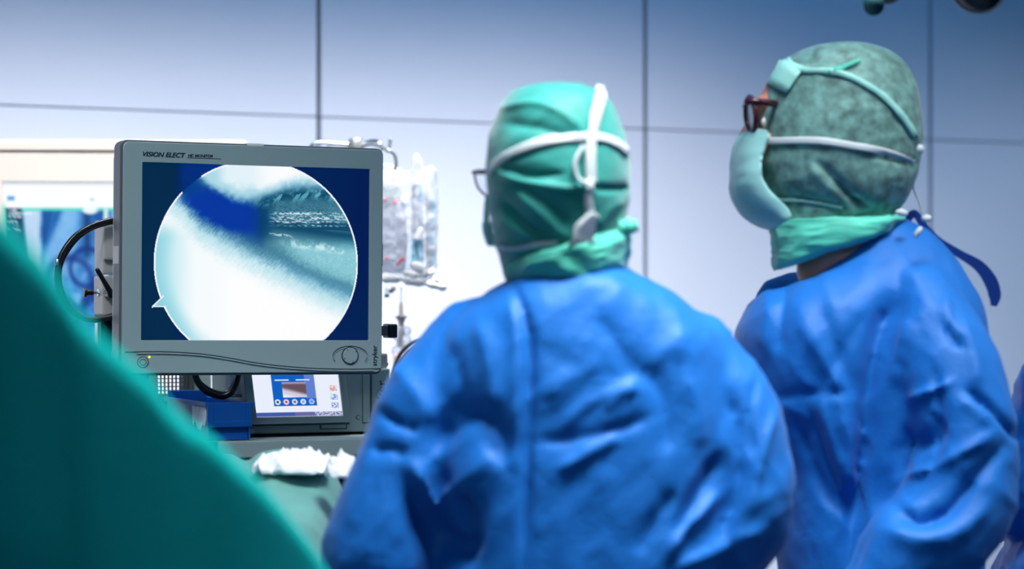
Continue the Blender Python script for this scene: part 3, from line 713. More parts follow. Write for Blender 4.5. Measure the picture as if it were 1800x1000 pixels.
# ------------------------------------------------------------------ touch-screen console
yc = .13
con = thing('camera_console', 'grey control console with a tilted touch screen on the cart shelf', 'console', cart.matrix_world @ Vector((0, 0, z1)), (0, 0, TM))
K = lambda px, py, c=yc: local(con, px, py, c)
def kbox(name, xa, xb, ya, yb_, c, th, m, bev=.0015, par=None):
    X0, Z1 = K(xa, ya, c); X1, Z0 = K(xb, yb_, c); return MB().box(X0, X1, c, c + th, Z0, Z1).build(name, m, par or con, bevel=bev)
kbox('housing', 438, 652, 610, 758, yc, .22, M['console'], .003)
X0, Z1 = K(444, 758.5); X1, _ = K(651, 758.5); MB().box(X0, X1, yc + .02, yc + .21, .0008, Z1 - .0004).build('base_plinth', M['black'], con, bevel=.002)
# lower fascia swoosh
cm = catmull([(K(x, y)[0], yc - .0004, K(x, y)[1]) for x, y in ((440, 748), (480, 751), (520, 757), (560, 759), (600, 758), (650, 756))], 30)
# display pod, leaning back a little
pod = MB(); X0, Z1 = K(437, 628, yc - .03); X1, Z0 = K(616, 742, yc - .03)
v, f = extrude_xz(rrect(X0, X1, Z0, Z1, .006), 0, .026)
xa_, za_ = K(452, 640, yc - .03); xb_, zb_ = K(604, 730, yc - .03)
tilt = .07
lean = lambda p: (p[0] + (p[2] - Z0) * -.10, p[1] + (yc - .034) + (p[2] - Z0) * tilt, p[2])
v, f = frame_ring(rrect_n(X0, X1, Z0, Z1, .006), rrect_n(xa_, xb_, zb_, za_, .001), 0, .024)
pd = MB().add([lean(p) for p in v], f).build('display_pod', M['console'], con, bevel=.0015)
im = console_picture()
ps = pixel_grid('touch_screen', (xa_, xb_, zb_, za_, .004), im, M['screen'], con)
co = get_co(ps.data); set_co(ps.data, np.array([lean(p) for p in co]))
v, f = extrude_xz(rrect_n(X0 + .004, X1 - .004, Z0 + .004, Z1 - .004, .004), .006, .0235); MB().add([lean(p) for p in v], f).build('display_backing', M['dark'], con)
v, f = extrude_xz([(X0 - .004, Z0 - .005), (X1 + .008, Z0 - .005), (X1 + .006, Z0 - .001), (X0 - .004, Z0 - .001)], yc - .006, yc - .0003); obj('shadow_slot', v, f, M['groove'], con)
# port cover, round button, side door
pc = kbox('port_cover', 563, 610, 743, 754, yc - .0025, .003, M['groove'], .001)
kbox('port_flap', 565, 608, 744.8, 752.2, yc - .0035, .0012, M['console'], .0004, pc)
disc_xz('port_tab', *K(586, 744.5), 7 * px, yc - .0042, yc - .0036, M['console'], pc, rz=2 * px, n=16, bev=0)
bx_, bz_ = K(629.5, 733.5); b = disc_xz('round_button', bx_, bz_, 3.2 * px, yc - .002, yc + .001, M['console'], con, n=18); ring_xz('button_ring', bx_, bz_, 3.6 * px, 3.6 * px, yc - .0004, .0006, M['groove'], b, 20)
kbox('side_door', 638.5, 650.5, 618, 742, yc - .003, .004, M['console'], .001)
kbox('door_gap', 637, 652, 612, 744, yc - .0006, .001, M['groove'], .0)
disc_xz('brass_jack', *K(441.5, 758), 4 * px, yc - .008, yc - .0003, M['tan'], con, n=16)
# right flank module with the rotated maker lettering
mod = thing('pump_console', 'tall grey pump console with vertical lettering beside the touch screen console', 'console', cart.matrix_world @ Vector((0, 0, z1)), (0, 0, TM))
K2 = lambda px, py, c=.13: local(mod, px, py, c)
X0, Z1 = K2(653.5, 648, .13); X1, _ = K2(686, 648, .13)
MB().box(X0, X1, .13, .35, .0008, Z1).build('housing', M['console'], mod, bevel=.003)
X0b, Z1b = K2(664, 621, .14); X1b, Z0b = K2(682, 647.5, .14); MB().box(X0b, X1b, .14, .34, Z1 + .0003, Z1b).build('top_block', M['beige'], mod, bevel=.003)
kx, kz = K2(677, 741, .13); t_ = text_mesh('maker_lettering', 'stryker', .021, M['ink'], mod, (kx, .1296, kz), (R(90), R(-90), 0), 0, 1.0, .0001)
t_.scale.x = (K2(677, 668, .13)[1] - kz) / max(v.co.x for v in t_.data.vertices)
hx, hz = K2(687, 640, .16); v, f = tube([(X1 + .0005, .16, hz), (X1 + .004, .16, hz)], .004, 12); obj('side_plug', v, f, M['black'], mod, True)

# ------------------------------------------------------------------ X-ray display
xd = thing('xray_display', 'white framed display showing a blue X-ray on the left behind the monitor', 'display', P(200, 523, 4.95) * 1.0)
xd.location.z = 0; xd.rotation_euler = (0, 0, R(3)); bpy.context.view_layer.update()
Xl = lambda px, py, c=0: local(xd, px, py, c)
a0 = Xl(-6, 500)[0]; a1 = Xl(436, 500)[0]; b1 = Xl(200, 246)[1]; b0 = Xl(200, 656)[1]
i0 = Xl(3, 500)[0]; i1 = Xl(424, 500)[0]; j1 = Xl(200, 320)[1]; j0 = Xl(200, 636)[1]
MB().add(*frame_ring(rrect_n(a0, a1, b0, b1, .012), rrect_n(i0, i1, j0, j1, .002), 0, .02)).build('frame', M['cream'], xd, bevel=.002)
MB().box(a0 + .004, a1 - .004, .0205, .07, b0 + .004, b1 - .004).build('back_shell', M['cream'], xd, bevel=.008)
MB().box(a0 + .002, a1 - .002, -.004, .0005, b1 - .022, b1 - .004).build('top_lip', M['cream'], xd, bevel=.004)
pixel_grid('screen', (i0, i1, j0, j1, .009), xray_picture(), M['screen'], xd)
cx_ = (a0 + a1) / 2; MB().box(cx_ - .04, cx_ + .04, .03, .06, .03, b0 + .003).build('stand_post', M['cream'], xd, bevel=.004); MB().box(cx_ - .24, cx_ + .24, -.16, .2, 0, .03).build('stand_base', M['cream'], xd, bevel=.006)

# ------------------------------------------------------------------ IV pole with bags
YP = 4.93; YO = .18
ivx = P(626, 250, YP)
iv = thing('iv_pole', 'chrome infusion pole with curved hooks rising behind the large monitor', 'iv pole', (ivx.x, YP, 0))
mi = iv.matrix_world.inverted(); I3 = lambda px_, py_, Y=YP: mi @ P(px_, py_, Y)
MB().tube([(0, 0, .05), (0, 0, ivx.z - .01)], .011, 16).build('pole', M['chrome'], iv, True)
v, f = lathe([(.012, -.03), (.016, -.026), (.016, .004), (.012, .009), (.004, .010)], 24); obj('hub', [(p[0], p[1], p[2] + ivx.z) for p in v], f, M['steel'], iv, True)
hooks = ([(618, 254), (590, 252), (565, 250), (550, 254), (543, 266), (541, 280)], [(616, 258), (598, 254), (580, 253), (570, 259), (566, 272), (565, 284)],
         [(634, 254), (650, 249), (662, 249), (668, 253), (671, 259), (672, 265)], [(634, 258), (652, 256), (672, 262), (686, 270), (697, 276), (701, 284), (702, 296), (700, 302)],
         [(680, 266), (684, 262), (687, 257), (688, 248)])
for k, h in enumerate(hooks):
    dy = (0, .05, -.02, -.135, -.05)[k]
    pts = [I3(x, y) + Vector((0, dy * min(1, i / 3), 0)) for i, (x, y) in enumerate(h)]
    curve_tube('hook', pts, .0038 if k < 3 else .0036, M['chrome'] if k < 3 else M['steel'], iv, 10, 40)
for k in range(5):
    a = 2 * math.pi * (k + .5) / 5; e = (.19 * math.cos(a), .19 * math.sin(a), .065)
    lg = MB().tube([(0, 0, .075), e], .012, 10).build('leg', M['chrome'], iv, True)
    v, f = lathe([(.02, -.01), (.026, -.006), (.026, .006), (.02, .01)], 16); obj('caster', [(e[0] + p[2], e[1] + p[0], .026 + p[1]) for p in v], f, M['black'], lg, True)

def pouch(outline_l, outline_r, Y, thick, seed, nz=60, nx=40, crease=.006, top=None, bot=None):
    """filled bag between two px edges [(py, px)], hanging at distance Y"""
    ya = [p[0] for p in outline_l]; y0_, y1_ = ya[0], ya[-1]; v = []
    rows = np.linspace(y0_, y1_, nz)
    for side in (-1, 1):
        for py in rows:
            xl_ = np.interp(py, [p[0] for p in outline_l], [p[1] for p in outline_l]); xr_ = np.interp(py, [p[0] for p in outline_r], [p[1] for p in outline_r])
            tv = (py - y0_) / (y1_ - y0_); belly = math.sin(math.pi * min(1, tv * .9 + .06)) ** (.7 if thick < .04 else .28)
            for i in range(nx):
                u = i / (nx - 1); X_ = xl_ + (xr_ - xl_) * u; T_ = np.interp(X_, [q[0] for q in top], [q[1] for q in top]) if top else y0_; B_ = np.interp(X_, [q[0] for q in bot], [q[1] for q in bot]) if bot else y1_; b = P(X_, T_ + (B_ - T_) * tv, Y); e = (max(0, 1 - (2 * u - 1) ** 2)) ** (.6 if thick < .04 else .3)
                v.append([b.x, Y + side * (thick * e * belly + .0006), b.z])
    v = np.array(v); nn = ridged(v * np.array([38, 10, 26]) + seed * 7.7, seed) - .45
    edge = np.tile(np.sin(np.pi * np.linspace(0, 1, nx)), 2 * nz) ** .4
    v[:, 1] += nn * crease * edge * np.repeat([-1, 1], nz * nx); v[:, 0] += (fbm(v * 30, seed + 3) - .5) * .008
    o = nz * nx; f = []
    for j in range(nz - 1):
        for i in range(nx - 1):
            a = j * nx + i; f += [(a, a + 1, a + nx + 1, a + nx)[::-1], tuple(q + o for q in (a, a + 1, a + nx + 1, a + nx))]
        f += [(j * nx, (j + 1) * nx, o + (j + 1) * nx, o + j * nx)[::-1], (j * nx + nx - 1, (j + 1) * nx + nx - 1, o + (j + 1) * nx + nx - 1, o + j * nx + nx - 1)]
    for i in range(nx - 1):
        f += [(i, i + 1, o + i + 1, o + i), (o - nx + i, o - nx + i + 1, 2 * o - nx + i + 1, 2 * o - nx + i)[::-1]]
    return v, f
def bag(name, label, ol, orr, Y, thick, seed, m, grp=None, **kw):
    top = P((ol[0][1] + orr[0][1]) / 2, ol[0][0], Y)
    t = thing(name, label, 'bag', top, group=grp); mi = t.matrix_world.inverted()
    v, f = pouch(ol, orr, Y, thick, seed, **kw); obj('pouch', [mi @ Vector(p) for p in v], f, m, t, True); return t, mi
def lump(name, t, mi, px_, py_, Y, rx, rz, m, rot=0, ry=.004):
    c = P(px_, py_, Y); v, f = ellipsoid((0, 0, 0), (rx * Y / F, ry, rz * Y / F), Matrix.Rotation(R(rot), 3, 'Y'), 14, 9)
    return obj(name, [mi @ (c + p) for p in v], f, m, t, True)
def panel_px(name, t, mi, pts, Y, m, th=.0015):
    p = [P(x, y, Y) for x, y in pts]; n = len(p); v = [mi @ q for q in p] + [mi @ (q + Vector((0, th, 0))) for q in p]
    return obj(name, v, [tuple(range(n)), tuple(range(n, 2 * n))[::-1]] + [(i, n + i, n + (i + 1) % n, (i + 1) % n) for i in range(n)], m, t)
# red-capped fluid bag nearest the monitor
b1_, mi = bag('fluid_bag', 'clear fluid bag with red caps hanging right beside the monitor edge', [(303, 674), (335, 668), (470, 665), (480, 668)], [(303, 694), (335, 708), (400, 715), (470, 715), (480, 712)], 4.880, .022, 3, M['pouch'])
lump('red_cap', b1_, mi, 694.5, 355, 4.852, 4.5, 5, M['red']); lump('red_cap', b1_, mi, 677, 351, 4.852, 3, 4, M['red'])
lump('red_clip', b1_, mi, 704, 459, 4.848, 3.0, 10, M['red'], 42); lump('red_clip', b1_, mi, 680, 454, 4.848, 4.5, 3, M['red'], -15)
panel_px('grey_label', b1_, mi, [(678, 300), (690, 296), (703, 345), (680, 348)], 4.852, M['console'])
for x, y in ((680, 520), (688, 512)):
    lump('port_cap', b1_, mi, x, y, 4.880, 5.5, 3.2, M['teal'], ry=.006)
v, f = tube([P(692, 507, 4.875), P(690, 509, 4.877), P(688.5, 511, 4.880)], .0052, 10); obj('port_tube', [mi @ Vector(p) for p in v], f, M['tan'], b1_, True)
v, f = tube([P(680, 508, 4.880), P(680, 518, 4.880)], .0045, 10); obj('port_tube', [mi @ Vector(p) for p in v], f, M['film'], b1_, True)
# middle bag
b2_, mi = bag('fluid_bag', 'crumpled clear fluid bag with pale blue print between the other two bags', [(316, 724), (335, 724), (400, 724), (468, 725), (474, 726)], [(316, 734), (335, 742), (400, 744), (468, 744), (474, 742)], 4.910, .02, 5, M['pouch'])
panel_px('blue_print', b2_, mi, [(724, 424), (741, 420), (742, 458), (723, 462)], 4.880, M['cyan']); panel_px('print_stripe', b2_, mi, [(728, 428), (731, 426), (737, 452), (734, 456)], 4.878, M['teal'])
lump('white_valve', b2_, mi, 737, 410, 4.875, 6, 12, M['white'], 20); panel_px('print_stripe', b2_, mi, [(738, 324), (741, 322), (740, 356), (736, 358)], 4.880, M['cyan'])
panel_px('dark_print', b2_, mi, [(725, 330), (729, 328), (730, 346), (726, 348)], 4.870, M['teal'])
# right bag
b3_, mi = bag('fluid_bag', 'clear fluid bag with long blue printed strip, rightmost of the hanging bags', [(312, 747), (330, 748), (400, 748), (480, 750)], [(312, 756), (330, 759), (400, 759), (480, 758)], 4.920, .018, 9, M['pouch'])
panel_px('blue_strip', b3_, mi, [(758, 342), (764, 340), (766, 380), (763, 400), (757, 398)], 4.910, M['cyan']); panel_px('blue_strip', b3_, mi, [(754, 408), (764, 402), (763, 432), (754, 430)], 4.910, M['cyan']); panel_px('blue_strip', b3_, mi, [(757, 442), (764, 442), (764, 468), (758, 466)], 4.910, M['cyan'])
lump('white_clip', b3_, mi, 760, 437, 4.907, 8, 4, M['white']); lump('white_clip', b3_, mi, 755, 383, 4.907, 9, 4, M['white'], -35)
# outer clear wrapper hanging round the bags
b4_, mi = bag('plastic_wrapper', 'crumpled clear plastic overbag wrapped round the hanging fluid bags', [(270, 655), (320, 653), (480, 650), (505, 652)], [(270, 768), (330, 771), (470, 768), (505, 778)], 4.900, .085, 13, M['film'], crease=.013, top=[(650, 288), (686, 290), (698, 294), (712, 304), (722, 304), (729, 276), (735, 271), (742, 282), (746, 300), (758, 292), (770, 300)], bot=[(650, 488), (700, 492), (740, 500), (778, 507)])
hem = [(672, 487), (690, 490), (706, 489), (722, 494), (740, 496), (758, 499), (777, 503)]
v, f = tube(catmull([tuple(P(x, y, 4.855)) for x, y in hem], 30), [.0085 + .0014 * math.sin(k * 1.1) + .0015 * math.sin(k * .5) for k in range(30)], 10); obj('rolled_hem', [mi @ Vector(p) for p in v], f, M['white'], b4_, True)
for k, (x, y, rx, rz, ro) in enumerate(((735, 470, 16, 9, 25), (752, 480, 14, 7, -20), (725, 482, 18, 6, 10), (768, 492, 9, 7, 30), (733, 290, 8, 13, 12), (712, 315, 4, 22, -55))):
    lump('film_fold', b4_, mi, x, y, 4.852, rx, rz, M['film'] if k > 3 else M['white'], ro, .006)
# drip set
ds = thing('drip_set', 'tan and clear drip chamber hanging below the fluid bags', 'drip set', P(705, 505, 4.900)); mi = ds.matrix_world.inverted()
cs = P(705, 505, 4.900)
prof = [(0.0022, -.118), (.0062, -.112), (.0062, -.070), (.0085, -.066), (.0085, -.062), (.0054, -.058), (.0038, -.034), (.0018, -.028)]
v, f = lathe(prof, 20); obj('spike', v, f, M['tan'], ds, True)
v, f = lathe([(.010, -.063), (.0125, -.062), (.0125, -.0585), (.010, -.0575)], 24); obj('flange', v, f, M['steel'], ds, True)
v, f = tube([(0, 0, -.03), (0, 0, 0)], .0022, 10); obj('tube', v, f, M['film'], ds, True)
for k, (x, y, rx, rz, ro) in enumerate(((700, 586, 12, 14, 20), (710, 600, 15, 12, -30), (704, 618, 17, 12, 15), (714, 582, 9, 10, 40))):
    lump('clear_wrap', ds, mi, x, y, 4.890 + .004 * k, rx, rz, M['film'], ro, .012)
pb = thing('pump_box', 'small grey pump box with looped black lead behind the left surgeon shoulder', 'pump', P(702, 628, 4.900)); mi = pb.matrix_world.inverted()
q0 = mi @ P(690, 622, 4.880); q1 = mi @ P(735, 720, 4.880); MB().box(q0.x, q1.x, -.02, .04, q1.z, q0.z).build('box_body', M['tan'], pb, bevel=.004)
curve_tube('black_lead', [mi @ P(x, y, 4.840) for x, y in ((692, 660), (696, 640), (704, 622), (718, 608), (735, 600), (760, 605), (775, 640))], .0045, M['rubber'], pb, 10, 40)
curve_tube('black_lead', [mi @ P(x, y, 4.835) for x, y in ((696, 662), (701, 644), (710, 628), (722, 616), (738, 608), (756, 612), (768, 642))], .003, M['rubber'], pb, 10, 40)
q2 = mi @ Vector((0, 4.900, 0)); MB().tube([(.02, .01, q1.z - .001), (.02, .01, q2.z + .02)], .012, 12).build('box_post', M['chrome'], pb, True)
v, f = lathe([(.05, 0), (.05, .012), (.02, .02)], 24); obj('post_foot', [(p[0] + .02, p[1] + .01, p[2] + q2.z) for p in v], f, M['black'], pb, True)

# ------------------------------------------------------------------ surgical lamp
YL = 5.0
sl = thing('surgical_lamp', 'multi-pod surgical lamp hanging into the top of the picture above the right surgeon', 'lamp', (P(1660, 0, YL).x, YL, 2.96)); mi = sl.matrix_world.inverted()
def pod_at(px_, py_, r, axis, name='lamp_pod', par=None):
    c = mi @ P(px_, py_, YL); ax = Vector(axis).normalized()
    v, f = lathe([(r * .62, .10), (r * .9, .08), (r * 1.06, .03), (r * 1.08, .004), (r, -.002), (r * .93, .001)], 36)
    q = Vector((0, 0, 1)).rotation_difference(-ax)
    o = obj(name, [c + q @ Vector(p) for p in v], f, M['white'], par or sl, True)
    v, f = lathe([(r * .96, .004), (r * .94, -.004), (r * .75, -.012), (r * .4, -.017), (.001, -.018)], 36); obj('lens', [c + q @ Vector(p) for p in v], f, M['lampglass'], o, True)
    v, f = lathe([(r * .94, -.001), (r * .99, -.006), (r * 1.05, -.004), (r * 1.08, .006), (r * 1.0, .008)], 36); obj('rim', [c + q @ Vector(p) for p in v], f, M['steel'], o, True)
    return c
pod_at(1718, -18, .054, (-.35, -.75, -.62)); pod_at(1566, -22, .036, (.35, -.75, -.62)); pod_at(1640, -70, .054, (0, -.6, -.8)); pod_at(1790, -80, .054, (-.2, -.5, -.8))
h0 = mi @ P(1541, -14, YL - .02); h1 = mi @ P(1536, 10, YL - .04)
v, f = lathe([(.021, 0), (.021, .04), (.017, .05)], 28); ax = (h0 - h1).normalized(); q = Vector((0, 0, 1)).rotation_difference((ax * .55 + Vector((0, .8, 0.0))).normalized())
obj('handle', [h1 + q @ Vector(p) for p in v], f, M['handle'], sl, True)
v, f = tube([h0 + Vector((.02, .03, .0)), mi @ P(1560, -40, YL + .03), mi @ P(1640, -90, YL + .06)], .012, 12); obj('handle_arm', v, f, M['tan'], sl, True)
hub = mi @ P(1680, -110, YL + .08)
for px_, py_ in ((1718, -18), (1566, -22), (1640, -70), (1790, -80)):
    v, f = tube([mi @ P(px_, py_ - 22, YL + .09), hub], .014, 12); obj('pod_arm', v, f, M['white'], sl, True)
v, f = tube([hub, hub + Vector((0, .05, .2)), Vector((0, .13, 0.03))], .028, 16); obj('ceiling_arm', v, f, M['white'], sl, True)

# ------------------------------------------------------------------ people
def hand_parts(wr, d, up):
    """palm, four unequal bent fingers and a thumb as overlapping solids; d pointing direction, up back of hand"""
    d = Vector(d).normalized(); up = Vector(up); up = (up - d * up.dot(d)).normalized(); s = d.cross(up)
    parts = [tube([wr - d * .03, wr + d * .02], [.026, .028], 14)]
    parts.append(ellipsoid(wr + d * .05, (.042, .05, .016), Matrix((s, d, up)).transposed(), 18, 12))
    for k, ln in enumerate((.072, .08, .075, .058)):
        b = wr + d * .085 + s * (-.030 + .020 * k)
        parts.append(tube([b - d * .03, b, b + d * ln * .45 - up * .006, b + d * ln * .75 - up * .022, b + d * ln * .9 - up * .040], [.009, .009, .0085, .008, .0072], 10))
    b = wr + d * .025 - s * .034
    parts.append(tube([b + s * .012, b, b + d * .028 - s * .022 - up * .008, b + d * .055 - s * .026 - up * .02], [.012, .0115, .010, .0085], 10))
    return parts
def head_parts(c, yaw, pitch=0):
    """skull, jaw, nose, brow, ears; face looks along yaw (0 = +Y)"""
    Rm = Matrix.Rotation(yaw, 3, 'Z') @ Matrix.Rotation(pitch, 3, 'X'); T = lambda x, y, z: c + Rm @ Vector((x, y, z))
    p = [ellipsoid(T(0, -.012, .028), (.072, .092, .086), Rm), ellipsoid(T(0, .028, -.03), (.058, .062, .078), Rm), ellipsoid(T(0, .052, -.085), (.030, .028, .022), Rm)]
    p.append(tube([T(0, .082, .02), T(0, .098, -.012), T(0, .102, -.022)], [.010, .013, .014], 12))
    p.append(ellipsoid(T(0, .074, .036), (.048, .018, .012), Rm)); p.append(ellipsoid(T(0, .082, -.052), (.024, .012, .008), Rm)); p.append(ellipsoid(T(0, .080, -.062), (.022, .012, .008), Rm))
    for s in (-1, 1):
        p.append(ellipsoid(T(.072 * s, -.008, -.002), (.010, .018, .032), Rm)); p.append(ellipsoid(T(.036 * s, .062, -.02), (.024, .022, .02), Rm))
    return p, T, Rm
root_wr = {}; root_neck = {}
def person(label, base, headc, yaw, neck, sh, el, wr, hips, hand_dir, pitch=0, neck_r=.056):
    root = thing('person', label, 'person', base); mi = root.matrix_world.inverted()
    hp, T, Rm = head_parts(headc, yaw, pitch)
    parts = hp + [tube([headc + Vector((0, 0, -.04)), neck, neck + Vector((0, 0, -.05))], [.052, neck_r, neck_r], 20)]
    parts.append(tube([neck + Vector((0, 0, -.02)), (sh[0] + sh[1]) / 2 + Vector((0, 0, -.06)), (hips[0] + hips[1]) / 2 + Vector((0, 0, .1)), (hips[0] + hips[1]) / 2], [.06, .11, .10, .105], 24))
    for k in (0, 1):
        parts.append(tube([neck + Vector((0, 0, -.07)), sh[k], (sh[k] + el[k]) / 2, el[k], (el[k] + wr[k]) / 2, wr[k]], [.045, .045, .040, .034, .032, .026], 18))
        h = hips[k]; kn = Vector((h.x, h.y + .02, h.z * .52)); an = Vector((h.x, h.y - .01, .09))
        parts.append(tube([h, kn, an], [.075, .055, .035], 18)); parts.append(tube([an, Vector((an.x, an.y, .05)) + Vector((math.sin(-yaw), math.cos(yaw), 0)) * .12], [.035, .028], 14))
        parts += hand_parts(wr[k], hand_dir[k], (0, 0, 1))
    me = union(parts, .0065, 3); me.transform(mi); link('body', me, M['skin'], root, True)
    for s in (-1, 1):
        v, f = ellipsoid(T(.031 * s, .066, .008), (.0115, .0115, .0115)); e = obj('eye', [mi @ Vector(p) for p in v], f, M['eye'], root, True)
        v, f = ellipsoid(T(.031 * s, .0765, .008), (.006, .003, .006), Rm, 12, 8); obj('iris', [mi @ Vector(p) for p in v], f, M['black'], e, True)
    for k in (0, 1):
        h = hips[k]
        v, f = tube([Vector((h.x, h.y, h.z - .05)), Vector((h.x, h.y + .02, h.z * .5)), Vector((h.x, h.y, .10))], [.098, .085, .075], 20); obj('trouser_leg', [mi @ Vector(p) for p in v], f, M['trouser'], root, True)
        d = Vector((-math.sin(yaw), math.cos(yaw), 0)); a = Vector((h.x, h.y, .052))
        mb_ = union([tube([a - d * .06, a + d * .04, a + d * .15], [.047, .046, .04], 16)], .006, 2); co = get_co(mb_); co[:, 2] = np.where(co[:, 2] < .012, .006 + (co[:, 2] - .006) * .1, co[:, 2]); co[:, 2] -= co[:, 2].min(); set_co(mb_, co); mb_.transform(mi); link('shoe', mb_, M['shoe'], root, True)
        gl = union(hand_parts_scaled(wr[k], hand_dir[k]), .0035, 2); gl.transform(mi); link('glove', gl, M['glove'], root, True)
    root_wr[root.name] = [Vector(q) for q in wr]; root_neck[root.name] = neck.z
    return root, mi, T, Rm
def hand_parts_scaled(wr, d):
    out = []
    for v, f in hand_parts(wr, d, (0, 0, 1)):
        a = np.array([tuple(p) for p in v]); c = a.mean(0); out.append((list(c + (a - c) * 1.10), f))
    return out
def tuck(root, gown):
    body = [c for c in root.children if c.name.startswith('body')][0]
    bv = bvh_of(gown.data); co = get_co(body.data)
    for i in range(len(co)):
        p = Vector(co[i]); h = bv.find_nearest(p, .05)
        if h[0] is not None and (p - h[0]).dot(h[1]) > -.006:
            q = root.matrix_world @ p; near = min((q - w_).length for w_ in root_wr[root.name])
            if near > .10 and q.z < root_neck[root.name] - .035: co[i] = h[0] - h[1] * .008
    set_co(body.data, co)
def lower_gown(x0p, x1p, Y, hd, z_hem):
    """skirt of the gown below the frame"""
    rings = []; 
    py = lambda z: HOR + (CZ - z) * F / Y
    for t, fl in ((0, 1), (.3, 1.02), (.6, 1.06), (1, 1.12)):
        z = 1.06 + (z_hem - 1.06) * t; c = (x0p + x1p) / 2; h = (x1p - x0p) / 2 * fl; rings.append((py(z), c - h, c + h, hd * fl))
    return rings
def put(me, name, m, root, mi):
    me.transform(mi); me.materials.clear(); me.materials.append(m); o = bpy.data.objects.new(name, me); COL.objects.link(o); o.parent = root
    me.polygons.foreach_set('use_smooth', [True] * len(me.polygons)); return o

# ---- left surgeon, seen from behind
Y1 = 3.10
hc = P(975, 305, Y1 + .02); yaw1 = R(32)
per1, mi1, T1, R1 = person('surgeon seen from behind in blue gown and green hood watching the monitor', (P(1010, 700, Y1).x, Y1, 0), hc, yaw1,
    P(1000, 480, Y1 + .01), (P(840, 620, Y1), P(1220, 640, Y1)), (P(690, 965, Y1 - .02), P(1288, 930, Y1 - .03)), (P(790, 1010, Y1 + .27), P(1130, 1000, Y1 + .27)),
    (P(930, 1180, Y1), P(1100, 1180, Y1)), (Vector((.1, 1, -.1)), Vector((-.3, 1, -.1))), R(-4))
tor = [(458, 935, 1085, .05, .01), (468, 915, 1105, .075, .005), (490, 888, 1135, .095, 0), (520, 842, 1185, .11), (560, 792, 1235, .12), (620, 752, 1288, .128), (700, 742, 1310, .132), (800, 750, 1315, .135), (900, 762, 1318, .135), (1000, 768, 1310, .135)]
tor += lower_gown(800, 1280, Y1, .13, .42)[1:]
g1 = union([silh_loft(tor, Y1, 64, 90, 2.4),
    tube(catmull([tuple(q) for q in (P(835, 600, Y1), P(772, 690, Y1 - .01), P(728, 800, Y1 - .02), P(676, 930, Y1 - .02), P(672, 985, Y1), P(735, 1010, Y1 + .14), P(790, 1012, Y1 + .24))], 30), list(np.interp(np.linspace(0, 1, 30), [0, .2, .45, .62, .75, 1], [.060, .066, .066, .072, .068, .042])), 24),
    tube(catmull([tuple(q) for q in (P(1215, 630, Y1), P(1272, 720, Y1 - .02), P(1292, 830, Y1 - .03), P(1288, 920, Y1 - .02), P(1240, 970, Y1 + .10), P(1140, 1000, Y1 + .24))], 30), list(np.interp(np.linspace(0, 1, 30), [0, .2, .45, .62, .75, 1], [.062, .070, .074, .070, .062, .042])), 24)], .0062, 5)
wrinkle(g1, 9, .006, 4, None, (1, .6, .5)); wrinkle(g1, 14, .007, 9, Matrix.Rotation(R(35), 3, 'Y'), (1, .5, .3)); wrinkle(g1, 22, .0016, 39, Matrix.Rotation(R(-30), 3, 'Y'), (1, .4, .3))
V_, Rg = -1, 1
fold(g1, [
    ([(905, 505), (922, 560), (930, 610), (931, 690), (926, 785), (925, 865), (917, 1000)], 8, -.014),
    ([(895, 520), (908, 600), (906, 690), (902, 800)], 12, .006),
    ([(760, 800), (790, 752), (825, 734), (858, 740), (880, 775), (884, 820)], 26, -.015),
    ([(800, 856), (840, 826), (872, 800)], 34, .011),
    ([(720, 810), (742, 850), (760, 882), (790, 868), (812, 850)], 13, .014),
    ([(716, 850), (745, 910), (790, 960), (830, 985)], 26, -.022),
    ([(808, 870), (820, 920), (828, 975)], 16, -.022),
    ([(664, 722), (700, 744), (735, 757)], 9, -.010), ([(650, 790), (690, 790), (716, 800)], 10, -.009),
    ([(690, 640), (730, 690), (760, 740)], 22, .008),
    ([(940, 776), (1000, 772), (1045, 764), (1100, 750), (1150, 730)], 11, -.0065),
    ([(980, 825), (1018, 806), (1058, 783), (1090, 770)], 9, .008),
    ([(1040, 540), (1080, 595), (1110, 640), (1150, 680)], 24, -.007), ([(985, 755), (1030, 712), (1085, 685), (1130, 660)], 10, .005), ([(1060, 720), (1095, 690), (1125, 680)], 9, .006),
    ([(940, 600), (1000, 640), (1080, 660), (1150, 650)], 26, -.004), ([(960, 700), (1010, 660), (1060, 640)], 22, .006),
    ([(1168, 985), (1200, 930), (1235, 895), (1262, 866)], 11, .012), ([(1185, 945), (1215, 895), (1245, 840), (1258, 800)], 13, -.012), ([(1120, 980), (1150, 920), (1190, 860)], 16, -.008),
    ([(1205, 660), (1225, 720), (1225, 790)], 20, .006), ([(1280, 690), (1300, 760), (1296, 850), (1270, 930)], 15, -.014),
    ([(1362, 722), (1345, 780), (1330, 840), (1318, 900)], 8, .009), ([(1330, 660), (1318, 740), (1325, 800)], 9, -.007),
    ([(1180, 1000), (1240, 975), (1300, 945), (1340, 930)], 14, .012),
    ([(1150, 500), (1190, 560), (1200, 640)], 24, .006), ([(1140, 640), (1170, 720), (1175, 800)], 18, -.006),
    ([(840, 560), (860, 640), (870, 720)], 20, .007), ([(790, 600), (810, 680), (800, 740)], 18, -.006)])
gown1 = put(g1, 'gown', M['gown'], per1, mi1); tuck(per1, gown1)
hood = [(147, 972, 988, .004), (150, 930, 1022, .05), (160, 902, 1050, .075), (180, 882, 1074, .095), (210, 868, 1089, .108), (250, 858, 1100, .115), (300, 854, 1107, .118), (340, 857, 1107, .116), (380, 862, 1102, .108), (420, 868, 1100, .098), (450, 876, 1098, .088), (475, 884, 1096, .080, 0, -6), (498, 892, 1100, .080, 0, -8)]
v, f = silh_loft(hood, Y1, 96, 150, 2.15); h1m = mesh('hood', v, f); 
